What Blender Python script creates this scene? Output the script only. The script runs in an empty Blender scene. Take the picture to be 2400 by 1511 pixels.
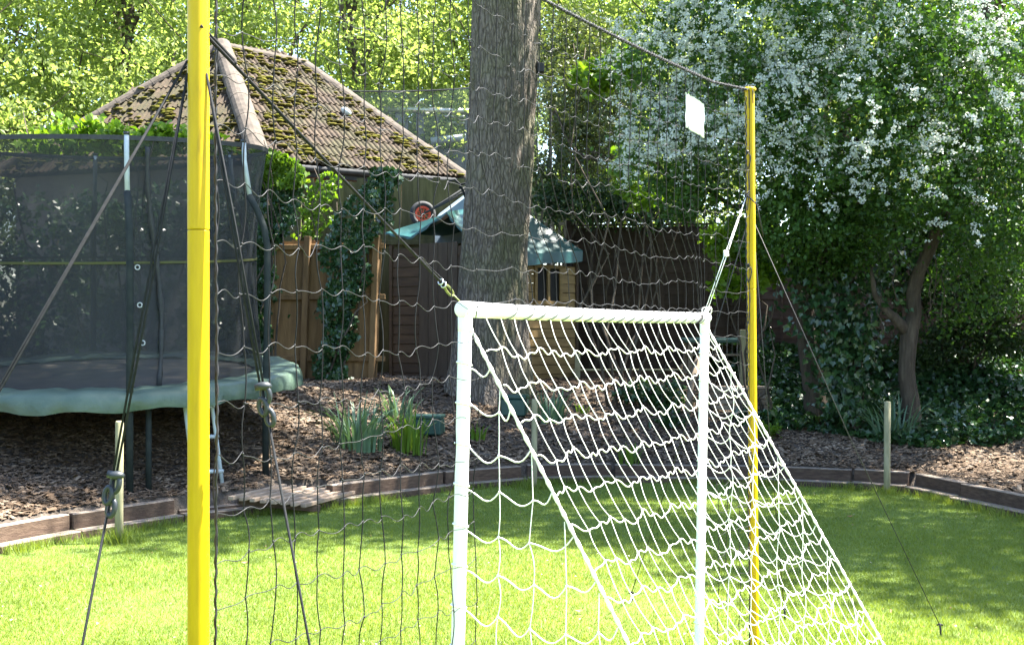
import bpy, math, random
import numpy as np
from mathutils import Vector, Matrix

random.seed(7)
rng = np.random.default_rng(7)
scene = bpy.context.scene
COL = scene.collection

# ------------------------------------------------------------------ camera, sky, sun, exposure
F = 2800.0          # focal length in photograph pixels (2400 wide)
HOR = 785.0         # photograph row of the horizon
EYE = 1.7
cam_d = bpy.data.cameras.new('camera')
cam = bpy.data.objects.new('camera', cam_d)
COL.objects.link(cam)
cam.location = (0, 0, EYE)
cam.rotation_euler = (math.radians(90), 0, 0)
cam_d.sensor_width = 36
cam_d.lens = 36 * F / 2400
cam_d.shift_y = (HOR - 755.5) / 2400
cam_d.clip_start = 0.05
cam_d.clip_end = 1500
scene.camera = cam

SUN = Vector((0.46, 0.10, 0.88)).normalized()
world = bpy.data.worlds.new('World')
scene.world = world
world.use_nodes = True
wn = world.node_tree
sky = wn.nodes.new('ShaderNodeTexSky')
sky.sky_type = 'NISHITA'
sky.sun_disc = False
sky.sun_elevation = math.asin(SUN.z)
sky.sun_rotation = math.atan2(SUN.x, SUN.y)
wn.links.new(sky.outputs[0], wn.nodes['Background'].inputs[0])
wn.nodes['Background'].inputs[1].default_value = 0.09
sun_d = bpy.data.lights.new('sun', 'SUN')
sun = bpy.data.objects.new('sun', sun_d)
COL.objects.link(sun)
sun.location = (10, 8, 30)
sun.rotation_euler = SUN.to_track_quat('Z', 'Y').to_euler()
sun_d.energy = 5.0
sun_d.angle = math.radians(0.5)
sun_d.color = (1.0, 0.95, 0.86)
scene.view_settings.view_transform = 'Standard'
scene.view_settings.look = 'None'
scene.view_settings.exposure = 2.95
scene.view_settings.gamma = 1.0


def P(px, py, Y):
    """point seen at photograph pixel (px, py) at depth Y"""
    return Vector(((px - 1200) * Y / F, Y, EYE - (py - HOR) * Y / F))


# ------------------------------------------------------------------ object helpers
ORG = {}


def tag(o, label=None, cat=None, group=None, kind=None):
    if label: o['label'] = label
    if cat: o['category'] = cat
    if group: o['group'] = group
    if kind: o['kind'] = kind
    return o


def empty(name, loc, label, cat, group=None):
    o = bpy.data.objects.new(name, None)
    o.empty_display_size = 0.2
    COL.objects.link(o)
    o.location = loc
    ORG[o.name] = Vector(loc)
    return tag(o, label, cat, group)


def link_mesh(name, me, mat, parent=None, origin=None, smooth=False):
    o = bpy.data.objects.new(name, me)
    COL.objects.link(o)
    if mat is not None and len(me.materials) == 0:
        me.materials.append(mat)
    me.polygons.foreach_set('use_smooth', np.full(len(me.polygons), bool(smooth)))
    return o


def mesh_np(name, V, faces, mat, parent=None, smooth=False, top_origin=None):
    """V (n,3); faces: list of arrays each (m,k)"""
    V = np.asarray(V, float).reshape(-1, 3)
    if parent is not None:
        org = ORG[parent.name]
    else:
        if top_origin is not None:
            org = Vector(top_origin)
        else:
            lo, hi = V.min(0), V.max(0)
            org = Vector(((lo[0] + hi[0]) / 2, (lo[1] + hi[1]) / 2, lo[2]))
    V = V - np.array(org)
    if not isinstance(faces, (list, tuple)):
        faces = [faces]
    faces = [np.asarray(f, np.int32) for f in faces if len(f)]
    me = bpy.data.meshes.new(name)
    me.vertices.add(len(V))
    me.vertices.foreach_set('co', V.astype(np.float32).ravel())
    nl = sum(f.size for f in faces)
    npoly = sum(len(f) for f in faces)
    me.loops.add(nl)
    me.polygons.add(npoly)
    me.loops.foreach_set('vertex_index', np.concatenate([f.ravel() for f in faces]))
    tot = np.concatenate([np.full(len(f), f.shape[1], np.int32) for f in faces])
    st = np.concatenate([[0], np.cumsum(tot)[:-1]]).astype(np.int32)
    me.polygons.foreach_set('loop_start', st)
    me.polygons.foreach_set('loop_total', tot)
    me.update(calc_edges=True)
    o = link_mesh(name, me, mat, smooth=smooth)
    if parent is not None:
        o.parent = parent
        ORG[o.name] = org
    else:
        o.location = org
        ORG[o.name] = org
    return o


class MB:
    """collects shapes in world coordinates"""
    def __init__(self):
        self.V = []
        self.F = {}
        self.n = 0

    def add(self, V, faces):
        V = np.asarray(V, float).reshape(-1, 3)
        for f in faces:
            self.F.setdefault(len(f), []).append([i + self.n for i in f])
        self.V.append(V)
        self.n += len(V)

    def box(self, c, s, R=None):
        x, y, z = s[0] / 2, s[1] / 2, s[2] / 2
        v = np.array([[i * x, j * y, k * z] for i in (-1, 1) for j in (-1, 1) for k in (-1, 1)], float)
        if R is not None:
            v = v @ np.array(R.to_3x3()).T
        v = v + np.array(c)
        self.add(v, [(0, 1, 3, 2), (4, 6, 7, 5), (0, 4, 5, 1), (2, 3, 7, 6), (0, 2, 6, 4), (1, 5, 7, 3)])
        return self

    def bbox(self, c, s, R=None, b=0.006):
        """chamfered box"""
        h = np.array(s) / 2.0
        b = min(b, *(h * 0.45))
        vs, ids = [], {}
        for i in (-1, 1):
            for j in (-1, 1):
                for k in (-1, 1):
                    sg = np.array([i, j, k])
                    for a in range(3):
                        p = sg * (h - b)
                        p[a] = sg[a] * h[a]
                        ids[(i, j, k, a)] = len(vs)
                        vs.append(p)
        fs = []
        for a in range(3):
            o1, o2 = [q for q in range(3) if q != a]
            for sgn in (-1, 1):
                q = []
                for (u, w) in ((-1, -1), (1, -1), (1, 1), (-1, 1)):
                    key = [0, 0, 0]
                    key[a] = sgn; key[o1] = u; key[o2] = w
                    q.append(ids[(*key, a)])
                flip = (sgn > 0) == (a == 1)
                fs.append(tuple(reversed(q)) if flip else tuple(q))
        for a in range(3):      # edges
            o1, o2 = [q for q in range(3) if q != a]
            for u in (-1, 1):
                for w in (-1, 1):
                    k0 = [0, 0, 0]; k1 = [0, 0, 0]
                    k0[a] = -1; k1[a] = 1
                    k0[o1] = k1[o1] = u; k0[o2] = k1[o2] = w
                    fs.append((ids[(*k0, o1)], ids[(*k1, o1)], ids[(*k1, o2)], ids[(*k0, o2)]))
        for i in (-1, 1):
            for j in (-1, 1):
                for k in (-1, 1):
                    fs.append((ids[(i, j, k, 0)], ids[(i, j, k, 1)], ids[(i, j, k, 2)]))
        v = np.array(vs)
        if R is not None:
            v = v @ np.array(R.to_3x3()).T
        self.add(v + np.array(c), fs)
        return self

    def tube(self, pts, r, n=8, caps=True):
        pts = np.asarray([tuple(p) for p in pts], float)
        m = len(pts)
        r = np.full(m, r, float) if np.isscalar(r) else np.asarray(r, float)
        t = np.gradient(pts, axis=0)
        t /= np.linalg.norm(t, axis=1)[:, None] + 1e-12
        ref = np.array([0, 0, 1.0]) if abs(t[0][2]) < 0.8 else np.array([1.0, 0, 0])
        a = np.cross(t[0], ref); a /= np.linalg.norm(a)
        A = [a]
        for i in range(1, m):
            a = A[-1] - t[i] * np.dot(A[-1], t[i])
            a /= np.linalg.norm(a) + 1e-12
            A.append(a)
        A = np.array(A)
        B = np.cross(t, A)
        ang = np.linspace(0, 2 * np.pi, n, endpoint=False)
        V = pts[:, None, :] + r[:, None, None] * (np.cos(ang)[None, :, None] * A[:, None, :] + np.sin(ang)[None, :, None] * B[:, None, :])
        i = np.arange(m - 1)[:, None]; j = np.arange(n)[None, :]
        q = np.stack([i * n + j, i * n + (j + 1) % n, (i + 1) * n + (j + 1) % n, (i + 1) * n + j], -1).reshape(-1, 4)
        fs = [tuple(x) for x in q]
        if caps:
            fs.append(tuple(range(n - 1, -1, -1)))
            fs.append(tuple((m - 1) * n + k for k in range(n)))
        self.add(V.reshape(-1, 3), fs)
        return self

    def ball(self, c, r, n=8, sc=(1, 1, 1), R=None):
        V, fs = [], []
        m = max(4, n // 2 + 1)
        for i in range(m + 1):
            th = math.pi * i / m
            for j in range(n):
                ph = 2 * math.pi * j / n
                V.append((r * sc[0] * math.sin(th) * math.cos(ph), r * sc[1] * math.sin(th) * math.sin(ph), r * sc[2] * math.cos(th)))
        for i in range(m):
            for j in range(n):
                fs.append((i * n + j, (i + 1) * n + j, (i + 1) * n + (j + 1) % n, i * n + (j + 1) % n))
        V = np.array(V)
        if R is not None:
            V = V @ np.array(R.to_3x3()).T
        self.add(V + np.array(c), fs)
        return self

    def disc_ring(self, c, axis, r0, r1, h, n=32):
        """washer: inner r0, outer r1, thickness h along axis"""
        q = Vector(axis).to_track_quat('Z', 'Y').to_matrix()
        V, fs = [], []
        for j in range(n):
            a = 2 * math.pi * j / n
            for (r, z) in ((r0, -h / 2), (r1, -h / 2), (r1, h / 2), (r0, h / 2)):
                V.append(tuple(Vector(c) + q @ Vector((r * math.cos(a), r * math.sin(a), z))))
        for j in range(n):
            k = (j + 1) % n
            for e in range(4):
                f = (e + 1) % 4
                fs.append((j * 4 + e, k * 4 + e, k * 4 + f, j * 4 + f))
        self.add(V, fs)
        return self

    def build(self, name, mat, parent=None, smooth=False):
        V = np.concatenate(self.V)
        return mesh_np(name, V, [np.array(f) for f in self.F.values()], mat, parent, smooth)


# ------------------------------------------------------------------ materials
def new_mat(name):
    m = bpy.data.materials.new(name)
    m.use_nodes = True
    nt = m.node_tree
    b = nt.nodes['Principled BSDF']
    return m, nt, b


def ramp(nt, fac, stops):
    r = nt.nodes.new('ShaderNodeValToRGB')
    els = r.color_ramp.elements
    while len(els) < len(stops): els.new(0.5)
    for e, (p, c) in zip(els, stops):
        e.position = p
        e.color = (*c, 1)
    nt.links.new(fac, r.inputs[0])
    return r.outputs[0]


def noise(nt, scale, detail=4, vec=None, dist=0.0, rough=0.55):
    n = nt.nodes.new('ShaderNodeTexNoise')
    n.inputs['Scale'].default_value = scale
    n.inputs['Detail'].default_value = detail
    n.inputs['Roughness'].default_value = rough
    n.inputs['Distortion'].default_value = dist
    if vec is not None: nt.links.new(vec, n.inputs['Vector'])
    return n.outputs['Fac']


def coords(nt, scale=(1, 1, 1), kind='Object'):
    t = nt.nodes.new('ShaderNodeTexCoord')
    mp = nt.nodes.new('ShaderNodeMapping')
    mp.inputs['Scale'].default_value = scale
    nt.links.new(t.outputs[kind], mp.inputs[0])
    return mp.outputs[0]


def world_pos(nt, scale=(1, 1, 1)):
    g = nt.nodes.new('ShaderNodeNewGeometry')
    mp = nt.nodes.new('ShaderNodeMapping')
    mp.inputs['Scale'].default_value = scale
    nt.links.new(g.outputs['Position'], mp.inputs[0])
    return mp.outputs[0]


def bump(nt, b, h, strength=0.4, dist=0.02):
    n = nt.nodes.new('ShaderNodeBump')
    n.inputs['Strength'].default_value = strength
    n.inputs['Distance'].default_value = dist
    nt.links.new(h, n.inputs['Height'])
    nt.links.new(n.outputs[0], b.inputs['Normal'])


def surf(name, stops, scale=6, rough=0.7, vscale=(1, 1, 1), bs=0.3, bd=0.01, spec=0.5, detail=5, metal=0.0, bscale=None, obj_var=0.0):
    """noise-coloured surface in world space"""
    m, nt, b = new_mat(name)
    v = world_pos(nt, vscale)
    f = noise(nt, scale, detail, v)
    c = ramp(nt, f, stops)
    if obj_var:
        oi = nt.nodes.new('ShaderNodeObjectInfo')
        hsv = nt.nodes.new('ShaderNodeHueSaturation')
        mr = nt.nodes.new('ShaderNodeMapRange')
        mr.inputs['To Min'].default_value = 1 - obj_var
        mr.inputs['To Max'].default_value = 1 + obj_var
        nt.links.new(oi.outputs['Random'], mr.inputs[0])
        nt.links.new(mr.outputs[0], hsv.inputs['Value'])
        nt.links.new(c, hsv.inputs['Color'])
        c = hsv.outputs[0]
    nt.links.new(c, b.inputs['Base Color'])
    b.inputs['Roughness'].default_value = rough
    b.inputs['Specular IOR Level'].default_value = spec
    b.inputs['Metallic'].default_value = metal
    if bs > 0:
        h = noise(nt, bscale or scale * 3, 6, v)
        bump(nt, b, h, bs, bd)
    return m


def leaf_mat(name, stops, trans=0.45, rough=0.45, tcol=(1.25, 1.25, 0.5), spec=0.4):
    m, nt, b = new_mat(name)
    g = nt.nodes.new('ShaderNodeNewGeometry')
    f1 = g.outputs['Random Per Island']
    f2 = noise(nt, 0.9, 3, g.outputs['Position'])
    mx = nt.nodes.new('ShaderNodeMath'); mx.operation = 'MULTIPLY_ADD'
    nt.links.new(f1, mx.inputs[0]); mx.inputs[1].default_value = 0.6
    ad = nt.nodes.new('ShaderNodeMath'); ad.operation = 'MULTIPLY_ADD'
    nt.links.new(f2, ad.inputs[0]); ad.inputs[1].default_value = 0.8; ad.inputs[2].default_value = -0.2
    nt.links.new(ad.outputs[0], mx.inputs[2])
    c = ramp(nt, mx.outputs[0], stops)
    nt.links.new(c, b.inputs['Base Color'])
    b.inputs['Roughness'].default_value = rough
    b.inputs['Specular IOR Level'].default_value = spec
    tr = nt.nodes.new('ShaderNodeBsdfTranslucent')
    mu = nt.nodes.new('ShaderNodeMix'); mu.data_type = 'RGBA'; mu.blend_type = 'MULTIPLY'
    mu.inputs[0].default_value = 1.0
    nt.links.new(c, mu.inputs[6]); mu.inputs[7].default_value = (*tcol, 1)
    nt.links.new(mu.outputs[2], tr.inputs[0])
    ms = nt.nodes.new('ShaderNodeMixShader'); ms.inputs[0].default_value = trans
    nt.links.new(b.outputs[0], ms.inputs[1]); nt.links.new(tr.outputs[0], ms.inputs[2])
    nt.links.new(ms.outputs[0], nt.nodes['Material Output'].inputs[0])
    return m


def mesh_mat(name, col, opacity, rough=0.6):
    """fine woven mesh: part of the light passes straight through"""
    m, nt, b = new_mat(name)
    v = world_pos(nt)
    c = ramp(nt, noise(nt, 1.7, 4, v), [(0.3, tuple(x * 0.75 for x in col)), (0.7, tuple(min(1, x * 1.2) for x in col))])
    nt.links.new(c, b.inputs['Base Color'])
    b.inputs['Roughness'].default_value = rough
    t = nt.nodes.new('ShaderNodeBsdfTransparent')
    ms = nt.nodes.new('ShaderNodeMixShader')
    f = ramp(nt, noise(nt, 0.9, 3, v), [(0.3, (opacity * 0.92,) * 3), (0.7, (min(1, opacity * 1.06),) * 3)])
    nt.links.new(f, ms.inputs[0])
    nt.links.new(t.outputs[0], ms.inputs[1]); nt.links.new(b.outputs[0], ms.inputs[2])
    nt.links.new(ms.outputs[0], nt.nodes['Material Output'].inputs[0])
    return m


M = {}
M['yellow'] = surf('yellow_paint', [(0.28, (0.27, 0.165, 0.006)), (0.37, (0.42, 0.268, 0.001)), (0.55, (0.47, 0.305, 0.001)), (0.8, (0.50, 0.33, 0.002))], 11, 0.42, vscale=(3, 3, 0.5), detail=8, bs=0.08, bd=0.002, spec=0.25)
M['white_plastic'] = surf('white_plastic', [(0.3, (0.80, 0.81, 0.80)), (0.7, (0.86, 0.86, 0.84))], 7, 0.35, bs=0.05, bd=0.002)
M['white_cord'] = surf('white_cord', [(0.3, (0.78, 0.77, 0.70)), (0.7, (0.88, 0.87, 0.82))], 60, 0.8, bs=0.3, bd=0.002)
M['black_cord'] = surf('black_cord', [(0.3, (0.008, 0.008, 0.010)), (0.7, (0.022, 0.022, 0.025))], 120, 0.55, bs=0.3, bd=0.001, spec=0.35)
M['black_twine'] = surf('black_twine', [(0.3, (0.006, 0.006, 0.007)), (0.7, (0.016, 0.016, 0.018))], 120, 0.8, bs=0.2, bd=0.001, spec=0.2)
M['grey_cord'] = surf('grey_cord', [(0.3, (0.008, 0.009, 0.010)), (0.7, (0.018, 0.019, 0.022))], 90, 0.85, bs=0.3, bd=0.001, spec=0.2)
M['grey_plastic'] = surf('grey_plastic', [(0.3, (0.010, 0.014, 0.018)), (0.7, (0.018, 0.023, 0.028))], 20, 0.5, bs=0.05)
M['olive_plastic'] = surf('olive_plastic', [(0.3, (0.10, 0.11, 0.03)), (0.7, (0.18, 0.19, 0.05))], 60, 0.4, bs=0.05)
M['steel'] = surf('steel', [(0.3, (0.45, 0.47, 0.48)), (0.7, (0.6, 0.62, 0.63))], 12, 0.35, metal=0.9, bs=0.05)
M['cloth'] = surf('white_cloth', [(0.3, (0.80, 0.80, 0.80)), (0.7, (0.88, 0.88, 0.88))], 14, 0.9, bs=0.4, bd=0.01)


# ------------------------------------------------------------------ leaf / blade builders
def rand_dirs(n):
    d = rng.normal(size=(n, 3))
    return d / np.linalg.norm(d, axis=1)[:, None]


def leaves(name, C, size, mat, parent=None, up=0.35, hang=0.0, shape='rhomb', top_origin=None, facing=None, width=0.62):
    """one mesh of leaf faces at centres C"""
    C = np.asarray(C, float)
    n = len(C)
    size = np.full(n, size) if np.isscalar(size) else size
    size = size * rng.uniform(0.7, 1.3, n)
    nrm = rand_dirs(n)
    nrm[:, 2] += up
    if facing is not None: nrm += np.asarray(facing)
    nrm /= np.linalg.norm(nrm, axis=1)[:, None]
    t = rand_dirs(n)
    t[:, 2] -= hang
    t -= nrm * np.sum(t * nrm, axis=1)[:, None]
    t /= np.linalg.norm(t, axis=1)[:, None] + 1e-9
    s = np.cross(nrm, t)
    L = size[:, None]
    if shape == 'rhomb':
        v = [C - t * L * 0.5, C + s * L * width * 0.5 + nrm * L * 0.10, C + t * L * 0.5, C - s * L * width * 0.5 + nrm * L * 0.10]
        V = np.stack(v, 1).reshape(-1, 3)
        i = np.arange(n)[:, None] * 4
        Fc = np.concatenate([i + np.array([[0, 1, 2]]), i + np.array([[0, 2, 3]])])
        return mesh_np(name, V, Fc, mat, parent, top_origin=top_origin)
    if shape == 'ivy':      # five-cornered lobed leaf
        pr = [(-0.35, 0.0), (-0.5, 0.3), (-0.05, 0.5), (0.1, 0.25), (0.55, 0.0), (0.1, -0.25), (-0.05, -0.5), (-0.5, -0.3)]
        v = [C + t * L * a + s * L * b_ + nrm * L * (0.12 * abs(b_) * 2) for a, b_ in pr]
        V = np.stack(v, 1).reshape(-1, 3)
        i = np.arange(n)[:, None] * 8
        Fc = np.concatenate([i + np.array([[0, 1, 2, 3]]), i + np.array([[0, 3, 4, 5]]), i + np.array([[0, 5, 6, 7]])])
        return mesh_np(name, V, Fc, mat, parent, top_origin=top_origin)


def clumps(blobs, n_clump, per, spread, shell=0.55):
    """leaf centres in clumps spread through ellipsoids; blobs = [(centre, radii)]"""
    vol = np.array([np.prod(r) for _, r in blobs]) ** 0.75
    w = vol / vol.sum()
    out = []
    for (c, r), f in zip(blobs, w):
        k = max(2, int(n_clump * f))
        d = rand_dirs(k)
        rad = shell + (1 - shell) * rng.random(k) ** 0.6
        cc = np.array(c) + d * rad[:, None] * np.array(r)
        m = rng.integers(int(per * 0.5), int(per * 1.5), k)
        idx = np.repeat(np.arange(k), m)
        g = rng.normal(size=(len(idx), 3)) * spread * np.array([1, 1, 0.65])
        out.append(cc[idx] + g)
    return np.concatenate(out)


def branch_path(a, b, sag=0.0, wob=0.1, n=8):
    a, b = np.array(a, float), np.array(b, float)
    t = np.linspace(0, 1, n)[:, None]
    L = np.linalg.norm(b - a)
    p = a + (b - a) * t
    w = rng.normal(size=(n, 3)) * wob * L * 0.12
    w[0] = 0
    p = p + np.cumsum(w, 0) * 0.5 * np.sin(np.pi * np.clip(t, 0, 0.5)) + np.array([0, 0, 1.0]) * (-sag * L * np.sin(np.pi * t))
    return p


def blades(name, B, h, w, mat, parent=None, lean=0.35, top_origin=None):
    """thin upright triangles rooted at B"""
    B = np.asarray(B, float)
    n = len(B)
    hh = h * rng.uniform(0.55, 1.35, n)
    a = rng.uniform(0, 2 * np.pi, n)
    s = np.stack([np.cos(a), np.sin(a), np.zeros(n)], 1) * (w * rng.uniform(0.7, 1.3, n))[:, None]
    tip = B + np.stack([rng.normal(0, lean, n) * hh, rng.normal(0, lean, n) * hh, hh], 1)
    V = np.stack([B - s, B + s, tip], 1).reshape(-1, 3)
    Fc = np.arange(n * 3).reshape(n, 3)
    return mesh_np(name, V, Fc, mat, parent, top_origin=top_origin)


# ------------------------------------------------------------------ the lie of the land
EDGE = [(-7.0, 5.4), (-3.96, 9.24), (-3.59, 9.98), (-2.97, 10.85), (-1.70, 11.85), (-0.65, 13.0), (0.19, 13.6),
        (1.18, 13.75), (2.8, 13.6), (3.73, 13.2), (4.22, 12.86), (4.42, 12.1), (5.2, 9.0), (6.5, 4.0)]
E = np.array(EDGE)


def edge_dist(X, Y):
    """signed distance behind the lawn's edge (positive in the bed)"""
    X = np.asarray(X, float); Y = np.asarray(Y, float)
    best = np.full(X.shape, 1e9)
    for (x0, y0), (x1, y1) in zip(EDGE[:-1], EDGE[1:]):
        dx, dy = x1 - x0, y1 - y0
        t = np.clip(((X - x0) * dx + (Y - y0) * dy) / (dx * dx + dy * dy), 0, 1)
        best = np.minimum(best, np.hypot(X - x0 - t * dx, Y - y0 - t * dy))
    # inside the lawn polygon?
    poly = EDGE + [(6.5, -12), (-7.0, -12)]
    ins = np.zeros(X.shape, bool)
    for (x0, y0), (x1, y1) in zip(poly, poly[1:] + poly[:1]):
        c = ((y0 > Y) != (y1 > Y)) & (X < (x1 - x0) * (Y - y0) / (y1 - y0 + 1e-12) + x0)
        ins ^= c
    return np.where(ins, -best, best)


def _dk(px, py, z):
    return P(px, py, (EYE - z) * F / (py - HOR))


DECK = [_dk(528, 1161, 0.235), _dk(722, 1181, 0.11), _dk(655, 1132, 0.235), _dk(838, 1150, 0.11)]


def ground_z(X, Y):
    d = edge_dist(X, Y)
    X = np.asarray(X, float)
    sl = 0.285 - 0.15 * np.clip((X - 1.8) / 2.2, 0, 1)
    rt = np.clip((X - 2.2) / 1.0, 0, 1)
    Yf = np.asarray(Y, float)
    d2 = np.where(X > 4.2, np.minimum(d, np.maximum(Yf - 12.86, 0.25)), d)
    z = 0.17 + sl * np.clip(d2 - 0.1, 0, 2.95) + 0.03 * np.clip(d2 - 3.05, 0, 20) + rt * 0.30 * np.clip(d2 - 2.1, 0, 2.3)
    z = z + 0.03 * np.sin(X * 1.7 + 1) * np.cos(np.asarray(Y) * 1.3) * np.clip(d, 0, 1)
    # hollow below the slatted step
    A_, B_, C_ = DECK[0], DECK[1], DECK[2]
    e1 = (B_.x - A_.x, B_.y - A_.y); e2 = (C_.x - A_.x, C_.y - A_.y)
    det = e1[0] * e2[1] - e1[1] * e2[0]
    u = ((X - A_.x) * e2[1] - (np.asarray(Y) - A_.y) * e2[0]) / det
    w = (e1[0] * (np.asarray(Y) - A_.y) - e1[1] * (X - A_.x)) / det
    m_ = (u > -0.12) & (u < 1.12) & (w > -0.1) & (w < 1.05)
    z = np.where(m_, np.minimum(z, A_.z + (B_.z - A_.z) * u - 0.13), z)
    return np.where(d > 0.19, z, -0.08)


def gz(x, y):
    return float(ground_z(np.array([x]), np.array([y]))[0])


M['lawn'] = surf('lawn_soil', [(0.25, (0.07, 0.11, 0.014)), (0.5, (0.10, 0.155, 0.02)), (0.75, (0.13, 0.185, 0.028))], 2.2, 0.9, bs=0.5, bd=0.03, bscale=60)
M['mulch'] = surf('bark_mulch', [(0.2, (0.03, 0.021, 0.015)), (0.5, (0.075, 0.058, 0.043)), (0.8, (0.15, 0.12, 0.095))], 16, 0.95, bs=0.9, bd=0.05, bscale=28)
M['earth'] = surf('far_ground', [(0.3, (0.04, 0.06, 0.02)), (0.7, (0.08, 0.10, 0.03))], 0.5, 0.95, bs=0.2)

g = 600.0
o = mesh_np('ground', [(-g, -g, -0.3), (g, -g, -0.3), (g, g, -0.3), (-g, g, -0.3)], np.array([[0, 1, 2, 3]]), M['earth'])
tag(o, kind='structure')

lp = [(x, y) for x, y in EDGE] + [(6.5, -12), (-7.0, -12)]
# lawn as a strip grid so that its surface rolls very slightly
gx = np.linspace(-7, 6.5, 109); gy = np.linspace(-12, 13.9, 209)
XX, YY = np.meshgrid(gx, gy)
D = edge_dist(XX, YY)
keep = D < 0.12
ZZ = np.zeros_like(XX) + 0.006 * np.sin(XX * 2.1) * np.cos(YY * 1.7)
idx = np.arange(XX.size).reshape(XX.shape)
q = np.stack([idx[:-1, :-1], idx[:-1, 1:], idx[1:, 1:], idx[1:, :-1]], -1).reshape(-1, 4)
kq = (keep[:-1, :-1] & keep[:-1, 1:] & keep[1:, 1:] & keep[1:, :-1]).reshape(-1)
V = np.stack([XX, YY, ZZ], -1).reshape(-1, 3)
o = mesh_np('lawn', V, q[kq], M['lawn'], smooth=True)
tag(o, kind='structure')

gx = np.concatenate([np.linspace(-30, -7.2, 24), np.linspace(-7, 8, 151), np.linspace(8.3, 30, 24)])
gy = np.concatenate([np.linspace(4, 22, 181), np.linspace(22.5, 70, 40)])
XX, YY = np.meshgrid(gx, gy)
ZZ = ground_z(XX, YY) + rng.normal(0, 0.008, XX.shape)
idx = np.arange(XX.size).reshape(XX.shape)
q = np.stack([idx[:-1, :-1], idx[:-1, 1:], idx[1:, 1:], idx[1:, :-1]], -1).reshape(-1, 4)
o = mesh_np('garden_bed', np.stack([XX, YY, ZZ], -1).reshape(-1, 3), q, M['mulch'], smooth=True)
tag(o, kind='structure')

# grass blades: dense where the camera sees the lawn
M['grass'] = leaf_mat('grass', [(0.0, (0.11, 0.165, 0.022)), (0.5, (0.185, 0.255, 0.046)), (1.0, (0.28, 0.34, 0.085))], trans=0.48, rough=0.5, tcol=(1.2, 1.15, 0.4))
n = 660000
Y = 5.6 + (14.0 - 5.6) * rng.random(n) ** 1.15
X = rng.uniform(-1, 1, n) * (Y * 0.53 + 0.8)
k = edge_dist(X, Y) < -0.005
Bs = np.stack([X[k], Y[k], np.zeros(k.sum())], 1)
o = blades('grass', Bs, 0.024, 0.0024, M['grass'], lean=0.45)
tag(o, 'short mown green grass covering the whole lawn', 'grass', kind='stuff')
# longer unmown fringe along the timber edging
n = 13000
t = rng.random(n) * (len(EDGE) - 3)
i = t.astype(int) + 1
f = (t - t.astype(int))[:, None]
Q = E[i] * (1 - f) + E[i + 1] * f
off = -np.abs(rng.normal(0, 0.06, n))
nx = np.stack([-(E[i + 1] - E[i])[:, 1], (E[i + 1] - E[i])[:, 0]], 1)
nx /= np.linalg.norm(nx, axis=1)[:, None]
Q = Q + nx * (off - 0.01)[:, None]
tall = np.sin(Q[:, 0] * 5.1) * np.sin(Q[:, 0] * 2.3 + 1) + rng.normal(0, 0.4, n)
kk = (tall > 0.1)
Bs = np.stack([Q[kk, 0], Q[kk, 1], np.zeros(kk.sum())], 1)
o = blades('grass_fringe', Bs, 0.085, 0.0035, M['grass'], lean=0.35)
tag(o, 'longer uncut grass tufts along the foot of the timber edging', 'grass', kind='stuff')

# wood chips on the bed
n = 120000
Y = rng.uniform(9.5, 19.0, n)
X = rng.uniform(-1, 1, n) * (Y * 0.45 + 0.4)
d = edge_dist(X, Y)
k = (d > 0.24)
X, Y = X[k], Y[k]
n = len(X)
Z = ground_z(X, Y)
Lh = rng.gamma(2.5, 0.0075, n) + 0.009
Wd = Lh * rng.uniform(0.25, 0.6, n)
a = rng.uniform(0, 2 * np.pi, n)
tv = np.stack([np.cos(a), np.sin(a), rng.normal(0, 0.22, n)], 1)
sv = np.stack([-np.sin(a), np.cos(a), rng.normal(0, 0.22, n)], 1)
C = np.stack([X, Y, Z + 0.012 + rng.random(n) * 0.010], 1)
up = np.array([0, 0, 0.004])
V = np.stack([C - tv * Lh[:, None] - sv * Wd[:, None] * 0.6, C + tv * Lh[:, None] * 0.9 - sv * Wd[:, None], C + tv * Lh[:, None] + sv * Wd[:, None] * 0.7, C - tv * Lh[:, None] * 0.8 + sv * Wd[:, None],
              C + up * 2], 1).reshape(-1, 3)
ii = np.arange(n)[:, None] * 5
Fc = np.concatenate([ii + np.array([[0, 1, 4]]), ii + np.array([[1, 2, 4]]), ii + np.array([[2, 3, 4]]), ii + np.array([[3, 0, 4]])])
M['chips'] = leaf_mat('bark_chips', [(0.0, (0.036, 0.023, 0.013)), (0.35, (0.085, 0.057, 0.036)), (0.65, (0.155, 0.112, 0.077)), (1.0, (0.36, 0.285, 0.21))], trans=0.0, rough=0.9, spec=0.2)
o = mesh_np('bark_chips', V, Fc, M['chips'])
tag(o, 'brown bark chips and dry leaves strewn over the raised bed', 'bark chips', kind='stuff')

# ------------------------------------------------------------------ timber sleepers edging the lawn
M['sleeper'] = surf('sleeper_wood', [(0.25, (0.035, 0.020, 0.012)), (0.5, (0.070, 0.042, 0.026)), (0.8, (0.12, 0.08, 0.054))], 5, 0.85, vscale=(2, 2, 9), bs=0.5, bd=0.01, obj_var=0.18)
M['sleeper_top'] = surf('sleeper_pale', [(0.25, (0.13, 0.10, 0.075)), (0.5, (0.20, 0.16, 0.125)), (0.8, (0.28, 0.235, 0.19))], 5, 0.9, vscale=(3, 3, 3), bs=0.5, bd=0.01, obj_var=0.15)


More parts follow.
